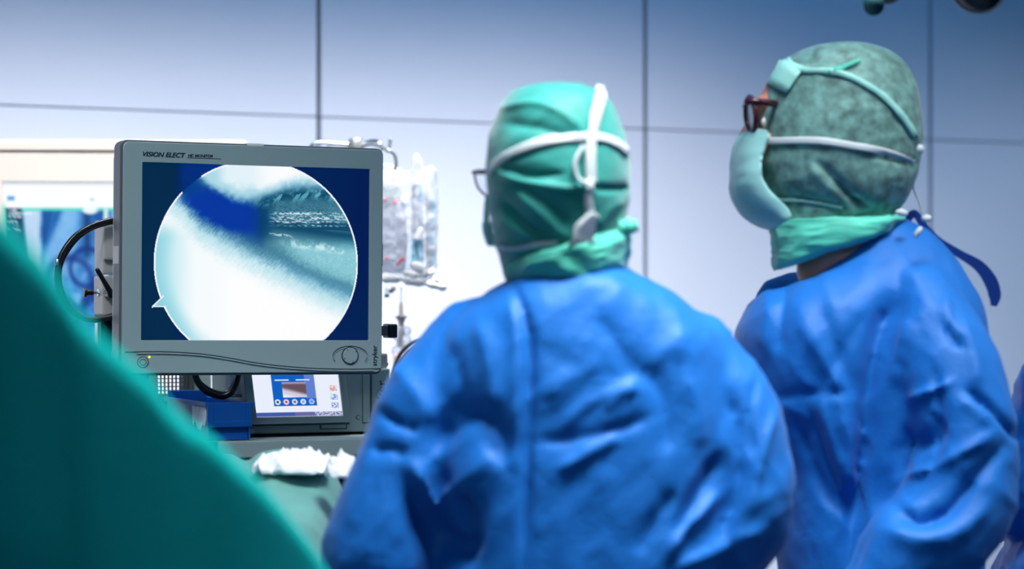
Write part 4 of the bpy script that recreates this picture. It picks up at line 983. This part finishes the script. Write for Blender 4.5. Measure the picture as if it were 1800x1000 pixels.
wrinkle(h1m, 22, .003, 21, Matrix.Rotation(R(-40), 3, 'Y'), (.45, .6, 1.2))
fold(h1m, [([(880, 190), (940, 182), (990, 200), (1030, 236)], 7, .005), ([(885, 215), (950, 225), (1010, 245)], 14, -.006), ([(875, 305), (930, 320), (1000, 330), (1040, 325)], 6, .005), ([(880, 290), (930, 308), (990, 305)], 7, -.006),
    ([(905, 335), (945, 370), (980, 405), (1005, 415)], 7, .006), ([(925, 330), (965, 360), (1000, 398)], 7, -.007), ([(880, 350), (920, 390), (955, 420)], 9, -.008), ([(870, 380), (910, 405), (950, 425)], 7, .004), ([(1045, 330), (1075, 332), (1106, 330)], 6, -.007), ([(1050, 400), (1070, 370), (1095, 350)], 7, .005)])
bv = bvh_of(h1m)
hood1 = put(h1m, 'hood', M['hood'], per1, mi1)
def tostrap(name, bvx, pts, wpx, m, root, mi, Y, **k):
    o = strap(name, bvx, pts, wpx, m, None, Y, **k); o.data.transform(mi); o.parent = root; return o
tostrap('mask_tie', bv, [(861, 310), (872, 290), (900, 270), (950, 251), (1000, 243), (1035, 241), (1060, 244), (1085, 254), (1101, 268)], [9, 14, 16, 17, 16, 14, 13], M['tape'], per1, mi1, Y1)
tostrap('hood_tie', bv, [(1056, 150), (1050, 178), (1041, 215), (1036, 250), (1035, 290), (1036, 322)], [16, 20, 19, 16, 18, 18], M['tape'], per1, mi1, Y1, lift=.006)
tostrap('mask_tie_tail', bv, [(1034, 318), (1030, 340), (1032, 365), (1036, 385)], [10, 12, 15, 16], M['tape'], per1, mi1, Y1, lift=.008)
tostrap('mask_tie_knot', bv, [(1040, 372), (1026, 395), (1016, 425), (1006, 455)], [14, 32, 40, 18], M['tape'], per1, mi1, Y1, lift=.010)
tostrap('mask_tie', bv, [(870, 430), (900, 436), (940, 430), (980, 425)], [6, 9, 11, 9], M['tape'], per1, mi1, Y1)
p0 = [onto(bv, x, y, Y1, .006)[0] for x, y in ((1022, 260), (1010, 285), (1012, 310), (1026, 326))]
v, f = tube(catmull([tuple(mi1 @ q) for q in p0], 16), .0028, 8); obj('tie_loop', v, f, M['tape'], per1, True)
# gathered hood collar and its knotted tail
v, f = silh_loft([(432, 884, 1100, .090, -.002, -32), (442, 886, 1106, .096, 0, -32), (455, 890, 1108, .096, 0, -26), (472, 896, 1104, .094, 0, -16), (486, 905, 1100, .088, 0, -10)], Y1 - .006, 90, 40, 2.2)
cme = mesh('hood_collar', v, f); wrinkle(cme, 30, .008, 33, None, (.7, .6, 1.4)); put(cme, 'hood_collar', M['collar'], per1, mi1)
v, f = tube(catmull([tuple(mi1 @ P(x, y, Y1 - .05)) for x, y in ((1060, 415), (1085, 402), (1105, 398), (1119, 402))], 18), [.010 + .003 * math.sin(k * 1.9) for k in range(17)] + [.004], 10); obj('collar_tail', v, f, M['collar'], per1, True)
# mask and glasses on the far side of the face
def mask_for(root, mi, T, m):
    v = []; nu, nv = 26, 16
    for j in range(nv + 1):
        t = j / nv; z = .0 - .105 * t; bul = math.sin(math.pi * (t * .8 + .15))
        for i in range(nu + 1):
            a = R(-80 + 160 * i / nu); v.append(T(.070 * math.sin(a) * (1 - .25 * t), .022 + (.088 + .022 * bul * math.cos(a) ** 2) * math.cos(a), z + .012 * math.cos(a) + (0.003 * (j % 4 == 2))))
    k = len(v); v += [p + (T(0, 0, 0) - p) * .02 for p in v]; f = []
    for j in range(nv):
        for i in range(nu):
            a = j * (nu + 1) + i; f += [(a, a + 1, a + nu + 2, a + nu + 1), (k + a, k + a + nu + 1, k + a + nu + 2, k + a + 1)]
    return obj('mask', [mi @ Vector(p) for p in v], f, m, root, True)
def glasses_for(root, mi, T, m, z=.012, fwd=.104, w=.030):
    for s in (-1, 1):
        p = [T(s * (.034 + w * .85 * math.cos(a)), fwd - .004 * abs(math.cos(a)), z + .019 * math.sin(a)) for a in np.linspace(0, 2 * math.pi, 29)]
        v, f = tube(p, .0026, 8); r_ = obj('lens_rim', [mi @ Vector(q) for q in v], f, m, root, True)
        v, f = extrude_xz([(s * (.034 + w * .8 * math.cos(a)), z + .018 * math.sin(a)) for a in np.linspace(0, 2 * math.pi, 24, endpoint=False)], fwd - .002, fwd); obj('lens', [mi @ T(*q) for q in v], f, M['lens'], r_)
        v, f = tube([T(s * .064, fwd - .006, z + .008), T(s * .078, fwd - .03, z + .008), T(s * .082, .0, z + .004), T(s * .08, -.02, z - .012)], .0026, 8); obj('temple', [mi @ Vector(q) for q in v], f, m, root, True)
    v, f = tube([T(-.008, fwd, z + .008), T(0, fwd + .004, z + .010), T(.008, fwd, z + .008)], .0026, 8); obj('bridge', [mi @ Vector(q) for q in v], f, m, root, True)
mask_for(per1, mi1, T1, M['mask'])
# glasses temple end and lens edge showing past the hood
G = lambda x, y, dy=0: mi1 @ P(x, y, Y1 + .06 + dy)
v, f = tube([G(833, 303, .06), G(842, 302), G(858, 303, -.02), G(868, 304, -.03)], .0034, 10); obj('glasses_temple', v, f, M['maroon'], per1, True)
v, f = tube(catmull([tuple(G(x, y, .05)) for x, y in ((834, 302), (836, 318), (842, 332), (854, 344))], 14), .0016, 8); obj('glasses_rim', v, f, M['maroon'], per1, True)
v, f = extrude_xz([(G(x, y, .05).x, G(x, y, .05).z) for x, y in ((837, 306), (856, 306), (856, 342), (845, 332), (839, 318))], G(0, 0, .05).y, G(0, 0, .05).y + .0015); obj('glasses_lens', v, f, M['lens'], per1)
v, f = tube(catmull([tuple(G(x, y, 0)) for x, y in ((858, 345), (855, 375), (856, 405), (862, 425))], 16), [.004] * 8 + [.006] * 8, 10); obj('mask_edge', v, f, M['mask'], per1, True)

# ---- right surgeon, in profile facing left
Y2 = 3.46
hc2 = P(1432, 214, Y2); yaw2 = R(84)
per2, mi2, T2, R2 = person('surgeon in profile with speckled green hood, mask and blue gown, standing at right', (P(1530, 700, Y2).x, Y2, 0), hc2 + Vector((0, 0, -.012)), yaw2,
    P(1480, 440, Y2), (P(1610, 575, Y2 - .10), P(1400, 590, Y2 + .13)), (P(1690, 850, Y2 - .17), P(1340, 860, Y2 + .22)), (P(1545, 1040, Y2 - .22), P(1250, 960, Y2 + .30)),
    (P(1560, 1180, Y2 - .08), P(1545, 1180, Y2 + .09)), (Vector((-.5, .2, -.9)), Vector((-1, .5, -.1))), R(0), .066)
tor2 = [(436, 1412, 1592, .064, 0, -54), (446, 1398, 1612, .078, 0, -52), (466, 1366, 1655, .10, 0, -40), (495, 1336, 1690, .125, 0, -24), (540, 1308, 1722, .15, 0, -6), (600, 1292, 1735, .16), (700, 1318, 1740, .165), (800, 1352, 1738, .16), (850, 1362, 1735, .155), (1000, 1372, 1725, .155)]
tor2 += lower_gown(1400, 1700, Y2, .14, .42)[1:]
g2 = union([silh_loft(tor2, Y2, 64, 90, 2.3),
    tube(catmull([tuple(q) for q in (P(1610, 545, Y2 - .09), P(1664, 640, Y2 - .14), P(1692, 760, Y2 - .17), P(1690, 862, Y2 - .18), P(1650, 930, Y2 - .19), P(1590, 980, Y2 - .21), P(1545, 1030, Y2 - .22))], 30), list(np.interp(np.linspace(0, 1, 30), [0, .2, .45, .62, .8, 1], [.066, .074, .076, .078, .072, .05])), 24),
    tube(catmull([tuple(q) for q in (P(1400, 560, Y2 + .13), P(1360, 700, Y2 + .2), P(1345, 850, Y2 + .23), P(1300, 910, Y2 + .26), P(1255, 955, Y2 + .30))], 30), list(np.linspace(.07, .045, 30)), 24)], .0062, 5)
wrinkle(g2, 9, .006, 14, None, (1, .6, .5)); wrinkle(g2, 13, .007, 19, Matrix.Rotation(R(-35), 3, 'Y'), (1, .5, .3)); wrinkle(g2, 22, .0016, 49, Matrix.Rotation(R(25), 3, 'Y'), (1, .4, .3))
fold(g2, [
    ([(1582, 505), (1560, 550), (1540, 620), (1527, 700), (1522, 770), (1505, 860), (1486, 1000)], 24, -.034),
    ([(1600, 560), (1585, 620), (1570, 680)], 14, .010),
    ([(1600, 702), (1635, 688), (1670, 672)], 8, .012), ([(1590, 790), (1630, 770), (1660, 745)], 28, -.018),
    ([(1664, 570), (1674, 590), (1690, 612)], 7, -.012),
    ([(1698, 682), (1722, 700), (1748, 720), (1775, 750), (1795, 775)], 7, -.016), ([(1690, 705), (1715, 722), (1740, 745)], 9, .006),
    ([(1570, 885), (1595, 905), (1622, 915), (1650, 906), (1672, 895), (1700, 860), (1722, 832), (1765, 785)], 14, -.020),
    ([(1570, 850), (1640, 822), (1700, 790), (1745, 762)], 10, .010),
    ([(1550, 930), (1620, 950), (1690, 930), (1740, 880)], 18, .012),
    ([(1640, 640), (1650, 720), (1640, 800), (1600, 870)], 14, -.010), ([(1690, 560), (1710, 620), (1720, 680)], 12, .008), ([(1660, 520), (1668, 560), (1690, 600)], 9, .007),
    ([(1350, 702), (1425, 692), (1510, 690)], 12, -.006), ([(1400, 560), (1440, 620), (1480, 690)], 18, .007), ([(1440, 540), (1475, 620), (1500, 690)], 16, -.008),
    ([(1480, 720), (1490, 800), (1470, 880)], 11, .009), ([(1400, 740), (1430, 830), (1470, 900)], 10, -.009), ([(1350, 470), (1350, 540), (1345, 620)], 20, .007), ([(1530, 540), (1480, 620), (1440, 690)], 16, -.006), ([(1420, 720), (1450, 820), (1490, 900)], 16, -.012), ([(1440, 700), (1475, 800), (1500, 860)], 12, .008), ([(1380, 490), (1372, 560), (1366, 620)], 12, -.008)])
bg2 = bvh_of(g2)
gown2 = put(g2, 'gown', M['gown'], per2, mi2); tuck(per2, gown2)
hood2 = [(76, 1470, 1500, .004), (80, 1432, 1532, .045), (92, 1400, 1566, .065), (115, 1370, 1592, .082), (150, 1348, 1610, .094), (190, 1338, 1618, .100), (235, 1334, 1620, .103), (280, 1331, 1616, .102), (320, 1338, 1606, .098), (350, 1348, 1594, .090), (375, 1356, 1578, .080, 0, -4), (400, 1362, 1566, .074, 0, -14), (420, 1364, 1560, .070, 0, -22)]
v, f = silh_loft(hood2, Y2, 96, 150, 2.1); h2m = mesh('hood', v, f)
wrinkle(h2m, 20, .003, 51, None, (.8, .6, 1.0))
fold(h2m, [([(1372, 105), (1400, 122), (1450, 122), (1510, 140), (1560, 175), (1600, 225), (1614, 250)], 5, .005), ([(1440, 285), (1470, 320), (1500, 350), (1530, 366)], 7, -.012), ([(1425, 290), (1455, 325), (1490, 356)], 7, .005), ([(1340, 345), (1400, 350), (1470, 362)], 8, -.006), ([(1450, 130), (1480, 118), (1520, 108)], 5, .004), ([(1540, 270), (1590, 282), (1612, 286)], 8, -.008), ([(1540, 370), (1500, 385), (1460, 395)], 6, -.006)])
bv2 = bvh_of(h2m); put(h2m, 'hood', M['hood2'], per2, mi2)
tostrap('hood_seam', bv2, [(1384, 101), (1396, 116), (1420, 124), (1460, 126), (1505, 140), (1550, 168), (1585, 205), (1608, 240)], [7, 9, 9, 9, 10, 10], M['mint'], per2, mi2, Y2, lift=.0025)
tostrap('hood_fold', bv2, [(1452, 128), (1480, 120), (1512, 106)], [8, 9, 5], M['collar'], per2, mi2, Y2, lift=.002)
tostrap('forehead_patch', bv2, [(1360, 125), (1380, 135), (1398, 146)], [46, 50, 46], M['mint'], per2, mi2, Y2, lift=.004, n=14)
tostrap('mask_tie', bv2, [(1334, 250), (1380, 248), (1440, 248), (1500, 257), (1560, 268), (1605, 283)], [14, 12, 13, 13, 12, 9], M['tape'], per2, mi2, Y2, lift=.004)
tostrap('mask_tie', bv2, [(1352, 352), (1400, 352), (1440, 356), (1480, 364)], [4, 7, 8, 5], M['mask'], per2, mi2, Y2, lift=.003)
# strip of collar under the jaw
v, f = silh_loft([(385, 1352, 1580, .085, -.004, -4), (400, 1354, 1588, .09, -.004, -16), (418, 1355, 1582, .09, -.004, -26), (432, 1356, 1572, .088, -.004, -32), (440, 1362, 1560, .080, -.004, -34)], Y2, 90, 40, 2.2)
cme = mesh('hood_collar', v, f); wrinkle(cme, 26, .007, 61, None, (.6, .6, 1.6)); put(cme, 'hood_collar', M['collar'], per2, mi2)
# mask over nose and jaw, following the profile
def profile_mask(prof, back, cy, half, root, mi, m, nphi=30):
    n = 36; pr = catmull(prof, n); bk = catmull(back, n); v = []
    for i in range(n):
        for j in range(nphi + 1):
            a = R(-88 + 176 * j / nphi); c = abs(math.cos(a)) ** .75
            x = bk[i, 0] + (pr[i, 0] - bk[i, 0]) * c; y = bk[i, 1] + (pr[i, 1] - bk[i, 1]) * c; b = P(x, y, cy)
            v.append(Vector((b.x, cy + half * math.sin(a), b.z)))
    k = len(v); v += [p + Vector((.003, 0, 0)) for p in v]; s = nphi + 1; f = []
    for i in range(n - 1):
        for j in range(nphi): q = i * s + j; f += [(q, q + 1, q + s + 1, q + s), (k + q, k + q + s, k + q + s + 1, k + q + 1)]
    for i in range(n - 1):
        for j in (0, nphi): q = i * s + j; f.append((q, q + s, k + q + s, k + q))
    for j in range(nphi): f += [(j, k + j, k + j + 1, j + 1), ((n - 1) * s + j, (n - 1) * s + j + 1, k + (n - 1) * s + j + 1, k + (n - 1) * s + j)]
    me = mesh('mask', v, f); wrinkle(me, 34, .002, 71, None, (.5, .5, 1.4)); return put(me, 'mask', m, root, mi)
mask2 = profile_mask([(1306, 231), (1292, 246), (1285, 275), (1283, 310), (1283, 338), (1290, 358), (1306, 380), (1330, 396), (1352, 404)], [(1338, 236), (1342, 248), (1334, 270), (1328, 300), (1332, 320), (1345, 340), (1362, 356), (1374, 368), (1378, 384)], Y2 + .002, .082, per2, mi2, M['mask'])
# glasses: front edge-on, thick maroon rims
for s, dy in ((1, -.055), (2, .03)):
    gq = lambda x, y, d=0: mi2 @ P(x, y, Y2 + dy + d)
    p = [gq(1320 - 8.5 * math.cos(a) - 2 * math.sin(a), 202 - 31 * math.sin(a), .022 * math.cos(a)) for a in np.linspace(0, 2 * math.pi, 33)]
    v, f = tube(p, .0042, 10); rr = obj('lens_rim', v, f, M['maroon'], per2, True)
    p = [gq(1320 - 8 * math.cos(a) - 2 * math.sin(a), 202 - 28 * math.sin(a), .021 * math.cos(a)) for a in np.linspace(0, 2 * math.pi, 28, endpoint=False)]; n = len(p)
    v = p + [q + Vector((.0015, 0, 0)) for q in p]; obj('lens', v, [tuple(range(n)), tuple(range(n, 2 * n))[::-1]] + [(i, n + i, n + (i + 1) % n, (i + 1) % n) for i in range(n)], M['lens'], rr)
    v, f = tube([gq(1314, 178, -.018 if s == 1 else .018), gq(1326, 178, -.022 if s == 1 else .022), gq(1342, 180, -.020 if s == 1 else .024), gq(1362, 182, .0 if s == 1 else .0)], .0052, 10); obj('temple', v, f, M['maroon'], per2, True)
v, f = tube([mi2 @ P(1313, 190, Y2 - .032), mi2 @ P(1309, 187, Y2 - .012), mi2 @ P(1313, 190, Y2 + .008)], .0038, 8); obj('bridge', v, f, M['maroon'], per2, True)
# gown tie hanging off the nape, white fastener tabs
def ribbon(name, pts, wd, Y, m, root, mi, th=.0025, n=36, dy=None):
    c = catmull(pts, n); tg = np.gradient(c, axis=0); tg /= np.linalg.norm(tg, axis=1)[:, None]
    wl = np.interp(np.linspace(0, 1, n), np.linspace(0, 1, len(wd)), wd); v = []
    for i in range(n):
        for sx_, sy_ in ((-.5, 0), (.5, 0), (.5, 1), (-.5, 1)):
            x = c[i, 0] - tg[i, 1] * wl[i] * sx_; y = c[i, 1] + tg[i, 0] * wl[i] * sx_
            v.append(mi @ (P(x, y, Y + (dy[0] + (dy[1] - dy[0]) * i / n if dy else 0)) + Vector((0, th * sy_, 0))))
    f = [(i * 4 + j, i * 4 + (j + 1) % 4, i * 4 + 4 + (j + 1) % 4, i * 4 + 4 + j) for i in range(n - 1) for j in range(4)] + [(3, 2, 1, 0), tuple((n - 1) * 4 + j for j in range(4))]
    return obj(name, v, f, m, root)
ribbon('gown_tie', [(1592, 392), (1602, 378), (1610, 376), (1625, 398), (1650, 424), (1690, 448), (1722, 468), (1742, 495), (1749, 520), (1747, 538)], [10, 14, 12, 13, 14, 14, 20, 24, 22, 10], Y2 - .01, M['gown2'], per2, mi2)
for x, y, rx, rz, ro in ((1614, 408, 5, 11, 35), (1629, 384, 9, 6, 0), (1585, 374, 11, 6, 10), (1618, 262, 7, 8, 0)):
    c = P(x, y, Y2 - (.125 if x > 1600 and y > 300 else .09)); v, f = ellipsoid((0, 0, 0), (rx * Y2 / F, .004, rz * Y2 / F), Matrix.Rotation(R(ro), 3, 'Y'), 14, 8); obj('white_tab', [mi2 @ (c + p) for p in v], f, M['tape'], per2, True)
v, f = tube(catmull([tuple(mi2 @ P(x, y, Y2)) for x, y in ((1612, 268), (1607, 300), (1606, 330), (1616, 355), (1620, 374))], 24), .0016, 8); obj('tie_string', v, f, M['tape'], per2, True)

# ---- third gowned person cut by the right edge
Y3 = 3.62
per3, mi3, T3, R3 = person('gowned person at the right picture edge, only the blue sleeve showing', (P(2010, 700, Y3).x, Y3, 0), P(1990, 240, Y3), R(70),
    P(2000, 420, Y3), (P(1925, 560, Y3 - .1), P(2090, 560, Y3 + .1)), (P(1850, 775, Y3 - .06), P(2130, 850, Y3 + .1)), (P(1835, 900, Y3 + .30), P(1900, 960, Y3 + .3)),
    (P(1980, 1150, Y3 - .08), P(1990, 1150, Y3 + .09)), (Vector((-.2, 1, -.1)), Vector((-.1, 1, -.1))), 0)
tor3 = [(392, 1930, 2050, .05), (425, 1910, 2080, .09), (480, 1890, 2120, .14), (560, 1880, 2150, .17), (700, 1880, 2160, .18), (850, 1850, 2160, .18), (1000, 1750, 2160, .18)] + lower_gown(1740, 2150, Y3, .18, .42)[1:]
g3 = union([silh_loft(tor3, Y3, 56, 70, 2.3), tube(catmull([tuple(q) for q in (P(1925, 560, Y3 - .1), P(1872, 680, Y3 - .09), P(1842, 765, Y3 - .07), P(1808, 872, Y3 - .04), P(1816, 905, Y3 + .12), P(1834, 902, Y3 + .27))], 24), list(np.linspace(.066, .056, 24)), 22),
    tube(catmull([tuple(q) for q in (P(2090, 560, Y3 + .1), P(2130, 740, Y3 + .1), P(2110, 860, Y3 + .14), P(1910, 955, Y3 + .29))], 24), list(np.linspace(.066, .045, 24)), 22)], .0065, 4)
wrinkle(g3, 13, .012, 24, Matrix.Rotation(R(30), 3, 'Y'), (1, .6, .6)); wrinkle(g3, 22, .008, 29, Matrix.Rotation(R(-30), 3, 'Y'), (1, .6, .5)); put(g3, 'gown', M['gown'], per3, mi3)
v, f = silh_loft([(92, 1985, 2015, .004), (97, 1940, 2070, .05), (130, 1890, 2115, .098), (220, 1874, 2134, .112), (300, 1884, 2122, .105), (360, 1900, 2080, .09), (415, 1912, 2066, .08)], Y3, 64, 70, 2.1); me = mesh('hood', v, f); wrinkle(me, 20, .004, 55); put(me, 'hood', M['hood'], per3, mi3)
mask_for(per3, mi3, T3, M['mask'])

# ------------------------------------------------------------------ table, drapes, gauze
tb = thing('operating_table', 'narrow operating table hidden under the green drapes', 'table', (-.62, 3.12, 0))
MB().box(-.40, .22, -.08, .30, .90, .96).build('table_top', M['dark'], tb, bevel=.01); MB().box(-.12, .10, -.02, .16, .06, .899).build('column', M['steel'], tb, bevel=.01); MB().box(-.34, .22, -.08, .28, 0, .059).build('base', M['steel'], tb, bevel=.01)

def sheet(name, fn, nu, nv, m, th=.003):
    U, V = np.meshgrid(np.linspace(0, 1, nu), np.linspace(0, 1, nv)); v = fn(U.ravel(), V.ravel()); I = np.arange(nu * nv).reshape(nv, nu)
    f = np.stack([I[:-1, :-1].ravel(), I[:-1, 1:].ravel(), I[1:, 1:].ravel(), I[1:, :-1].ravel()], 1)
    me = mesh(name, v, f); bm = bmesh.new(); bm.from_mesh(me); bmesh.ops.recalc_face_normals(bm, faces=bm.faces); bm.to_mesh(me); bm.free()
    o = link(name, me, m, None, True); s = o.modifiers.new('thickness', 'SOLIDIFY'); s.thickness = th; s.offset = 0
    return o
# pale lit drape over the table
def pale(U, V):
    # U across (px 250..596), V from the far edge to the near edge and down
    x = -.98 + .748 * U; prof_v = [0, .12, .2, .62, .74, .80, 1]; Yv = np.interp(V, prof_v, [3.60, 3.58, 3.52, 3.02, 2.93, 2.90, 2.86]); zv = np.interp(V, prof_v, [.55, 1.10, 1.162, 1.098, 1.06, 1.0, .35])
    Yv = 3.6 - (3.6 - Yv) * (1 - .46 * sm(.66, 1.0, U))
    q = np.stack([x * 5, Yv * 5, zv * 2], 1)
    zv = zv + (fbm(q, 3, 3) - .5) * .05 * np.interp(V, [0, .2, .7, .8, 1], [0, 1, 1, .3, .0]) 
    zv += .016 * (1 - sm(-.42, -.30, x)) * np.interp(V, [.05, .2, .5], [0, 1, 0])
    zv -= .022 * np.exp(-((x + .315 + (Yv - 3.2) * .22) / .016) ** 2) * np.interp(V, [0, .15, .3, .6, .8], [0, .3, 1, .6, 0])
    zv += .02 * np.exp(-((x + .42 - (Yv - 3.2) * .3) / .05) ** 2) * np.interp(V, [0, .2, .8], [0, 1, 0])
    edge = np.clip((U - .93) / .07, 0, 1); zv -= edge ** 2 * .10 * (zv > .8)
    Yv = Yv + .02 * np.sin(x * 40 + 3 * V) * np.interp(V, [.7, .85, 1], [0, 1, 1.5])
    return np.stack([x, Yv, zv], 1)
td = tag(sheet('table_drape', pale, 110, 150, M['drape2']), 'pale green cloth drape over the lit table in front of the cart', 'drape'); table_bv = bvh_of(td.data)
# dark foreground drape: a tall tent whose crest falls to the right and away
cr_px = [(-260, 230, 1.55), (-120, 320, 1.62), (0, 440, 1.70), (60, 522, 1.74), (150, 612, 1.82), (250, 705, 1.92), (350, 796, 2.03), (420, 866, 2.14), (474, 928, 2.25), (520, 985, 2.36), (560, 1040, 2.44)]
CR = catmull([tuple(P(*c)) for c in cr_px], 160)
def tent(U, V):
    c = np.stack([np.interp(U, np.linspace(0, 1, 160), CR[:, k]) for k in range(3)], 1)
    # V<0.3 far side hanging down, V>0.3 near side rolling over the crest towards the camera
    s = (V - .3) / .7; far = np.clip((.3 - V) / .3, 0, 1); near = np.clip(s, 0, 1)
    out = np.interp(near, [0, .05, .10, .16, .25, .45, 1], [0, .028, .062, .092, .120, .155, .23]); drop = np.interp(near, [0, .05, .10, .16, .25, .45, 1], [0, .006, .028, .062, .13, .32, 1.0])
    zfl = .30
    z = c[:, 2] - drop * (c[:, 2] - zfl) - np.interp(far, [0, .15, .4, 1], [0, .010, .22, 1]) * np.where(V < .3, c[:, 2] - zfl, 0)
    x = c[:, 0] - .55 * out + np.where(V < .3, np.interp(far, [0, .15, .4, 1], [0, .024, .036, .03]), 0); y = c[:, 1] - .8 * out + np.where(V < .3, np.interp(far, [0, .15, .4, 1], [0, .04, .06, .16]), 0)
    w_ = np.interp(near, [0, .1, .3, 1], [.15, .4, 1, 1.6])
    n = (fbm(np.stack([U * 7, near * 1.2, U * 0], 1), 5, 2) - .5)
    y = y + n * .10 * w_; x = x + n * .03 * w_
    y = y - .05 * np.exp(-((U - .245 - .05 * near) / .02) ** 2) * np.clip(near * 3 - .6, 0, 1)
    z = z + (fbm(np.stack([U * 16, V * 3, U * 0], 1), 8, 3) - .5) * .012
    return np.stack([x, y, z], 1)
tag(sheet('foreground_drape', tent, 200, 130, M['drape'], .004), 'large dark teal drape sloping across the lower left foreground', 'drape')
# white gauze heaps lying on the pale drape
def gauze(name, label, px0, px1, pyb, pyt, Y, seed):
    c = P((px0 + px1) / 2, pyb, Y); hw = (px1 - px0) / 2 * Y / F; hz = (pyb - pyt) * Y / F
    v, f = ellipsoid((0, 0, 0), (hw, hw * .45 + .02, hz), None, 90, 46); me = mesh(name, v, f); co = get_co(me); co[:, 2] = np.where(co[:, 2] < 0, co[:, 2] * .25, co[:, 2])
    q = co * 34 + seed; a = ridged(q, seed, 3) - .4; b = ridged(co * 80 + seed, seed + 5, 2) - .4
    nrm = co / np.maximum(np.linalg.norm(co / np.array([hw, hw * .5 + .02, hz]), axis=1), .2)[:, None]; co = co + np.array([0, 0, 1]) * (a * .034 + b * .006)[:, None] * np.clip(co[:, 2] / hz + .4, 0, 1)[:, None] + (nrm * (fbm(q * .7, seed + 9) - .5)[:, None]) * .5
    for i in range(len(co)):
        h = table_bv.ray_cast(c + Vector(co[i]) + Vector((0, 0, .3)), Vector((0, 0, -1)))
        if h[0] is not None: co[i, 2] = max(co[i, 2], h[0].z + .004 - c.z)
    set_co(me, co); o = link(name, me, M['gauze'], None, True); o.location = c; return tag(o, label, 'gauze')
gauze('gauze_pad', 'crumpled white gauze heap on the pale drape in front of the cart rail', 448, 586, 826, 806, 3.46, 4)
gauze('gauze_pad', 'smaller white gauze wad beside the left surgeon elbow on the pale drape', 572, 640, 834, 812, 3.38, 12)
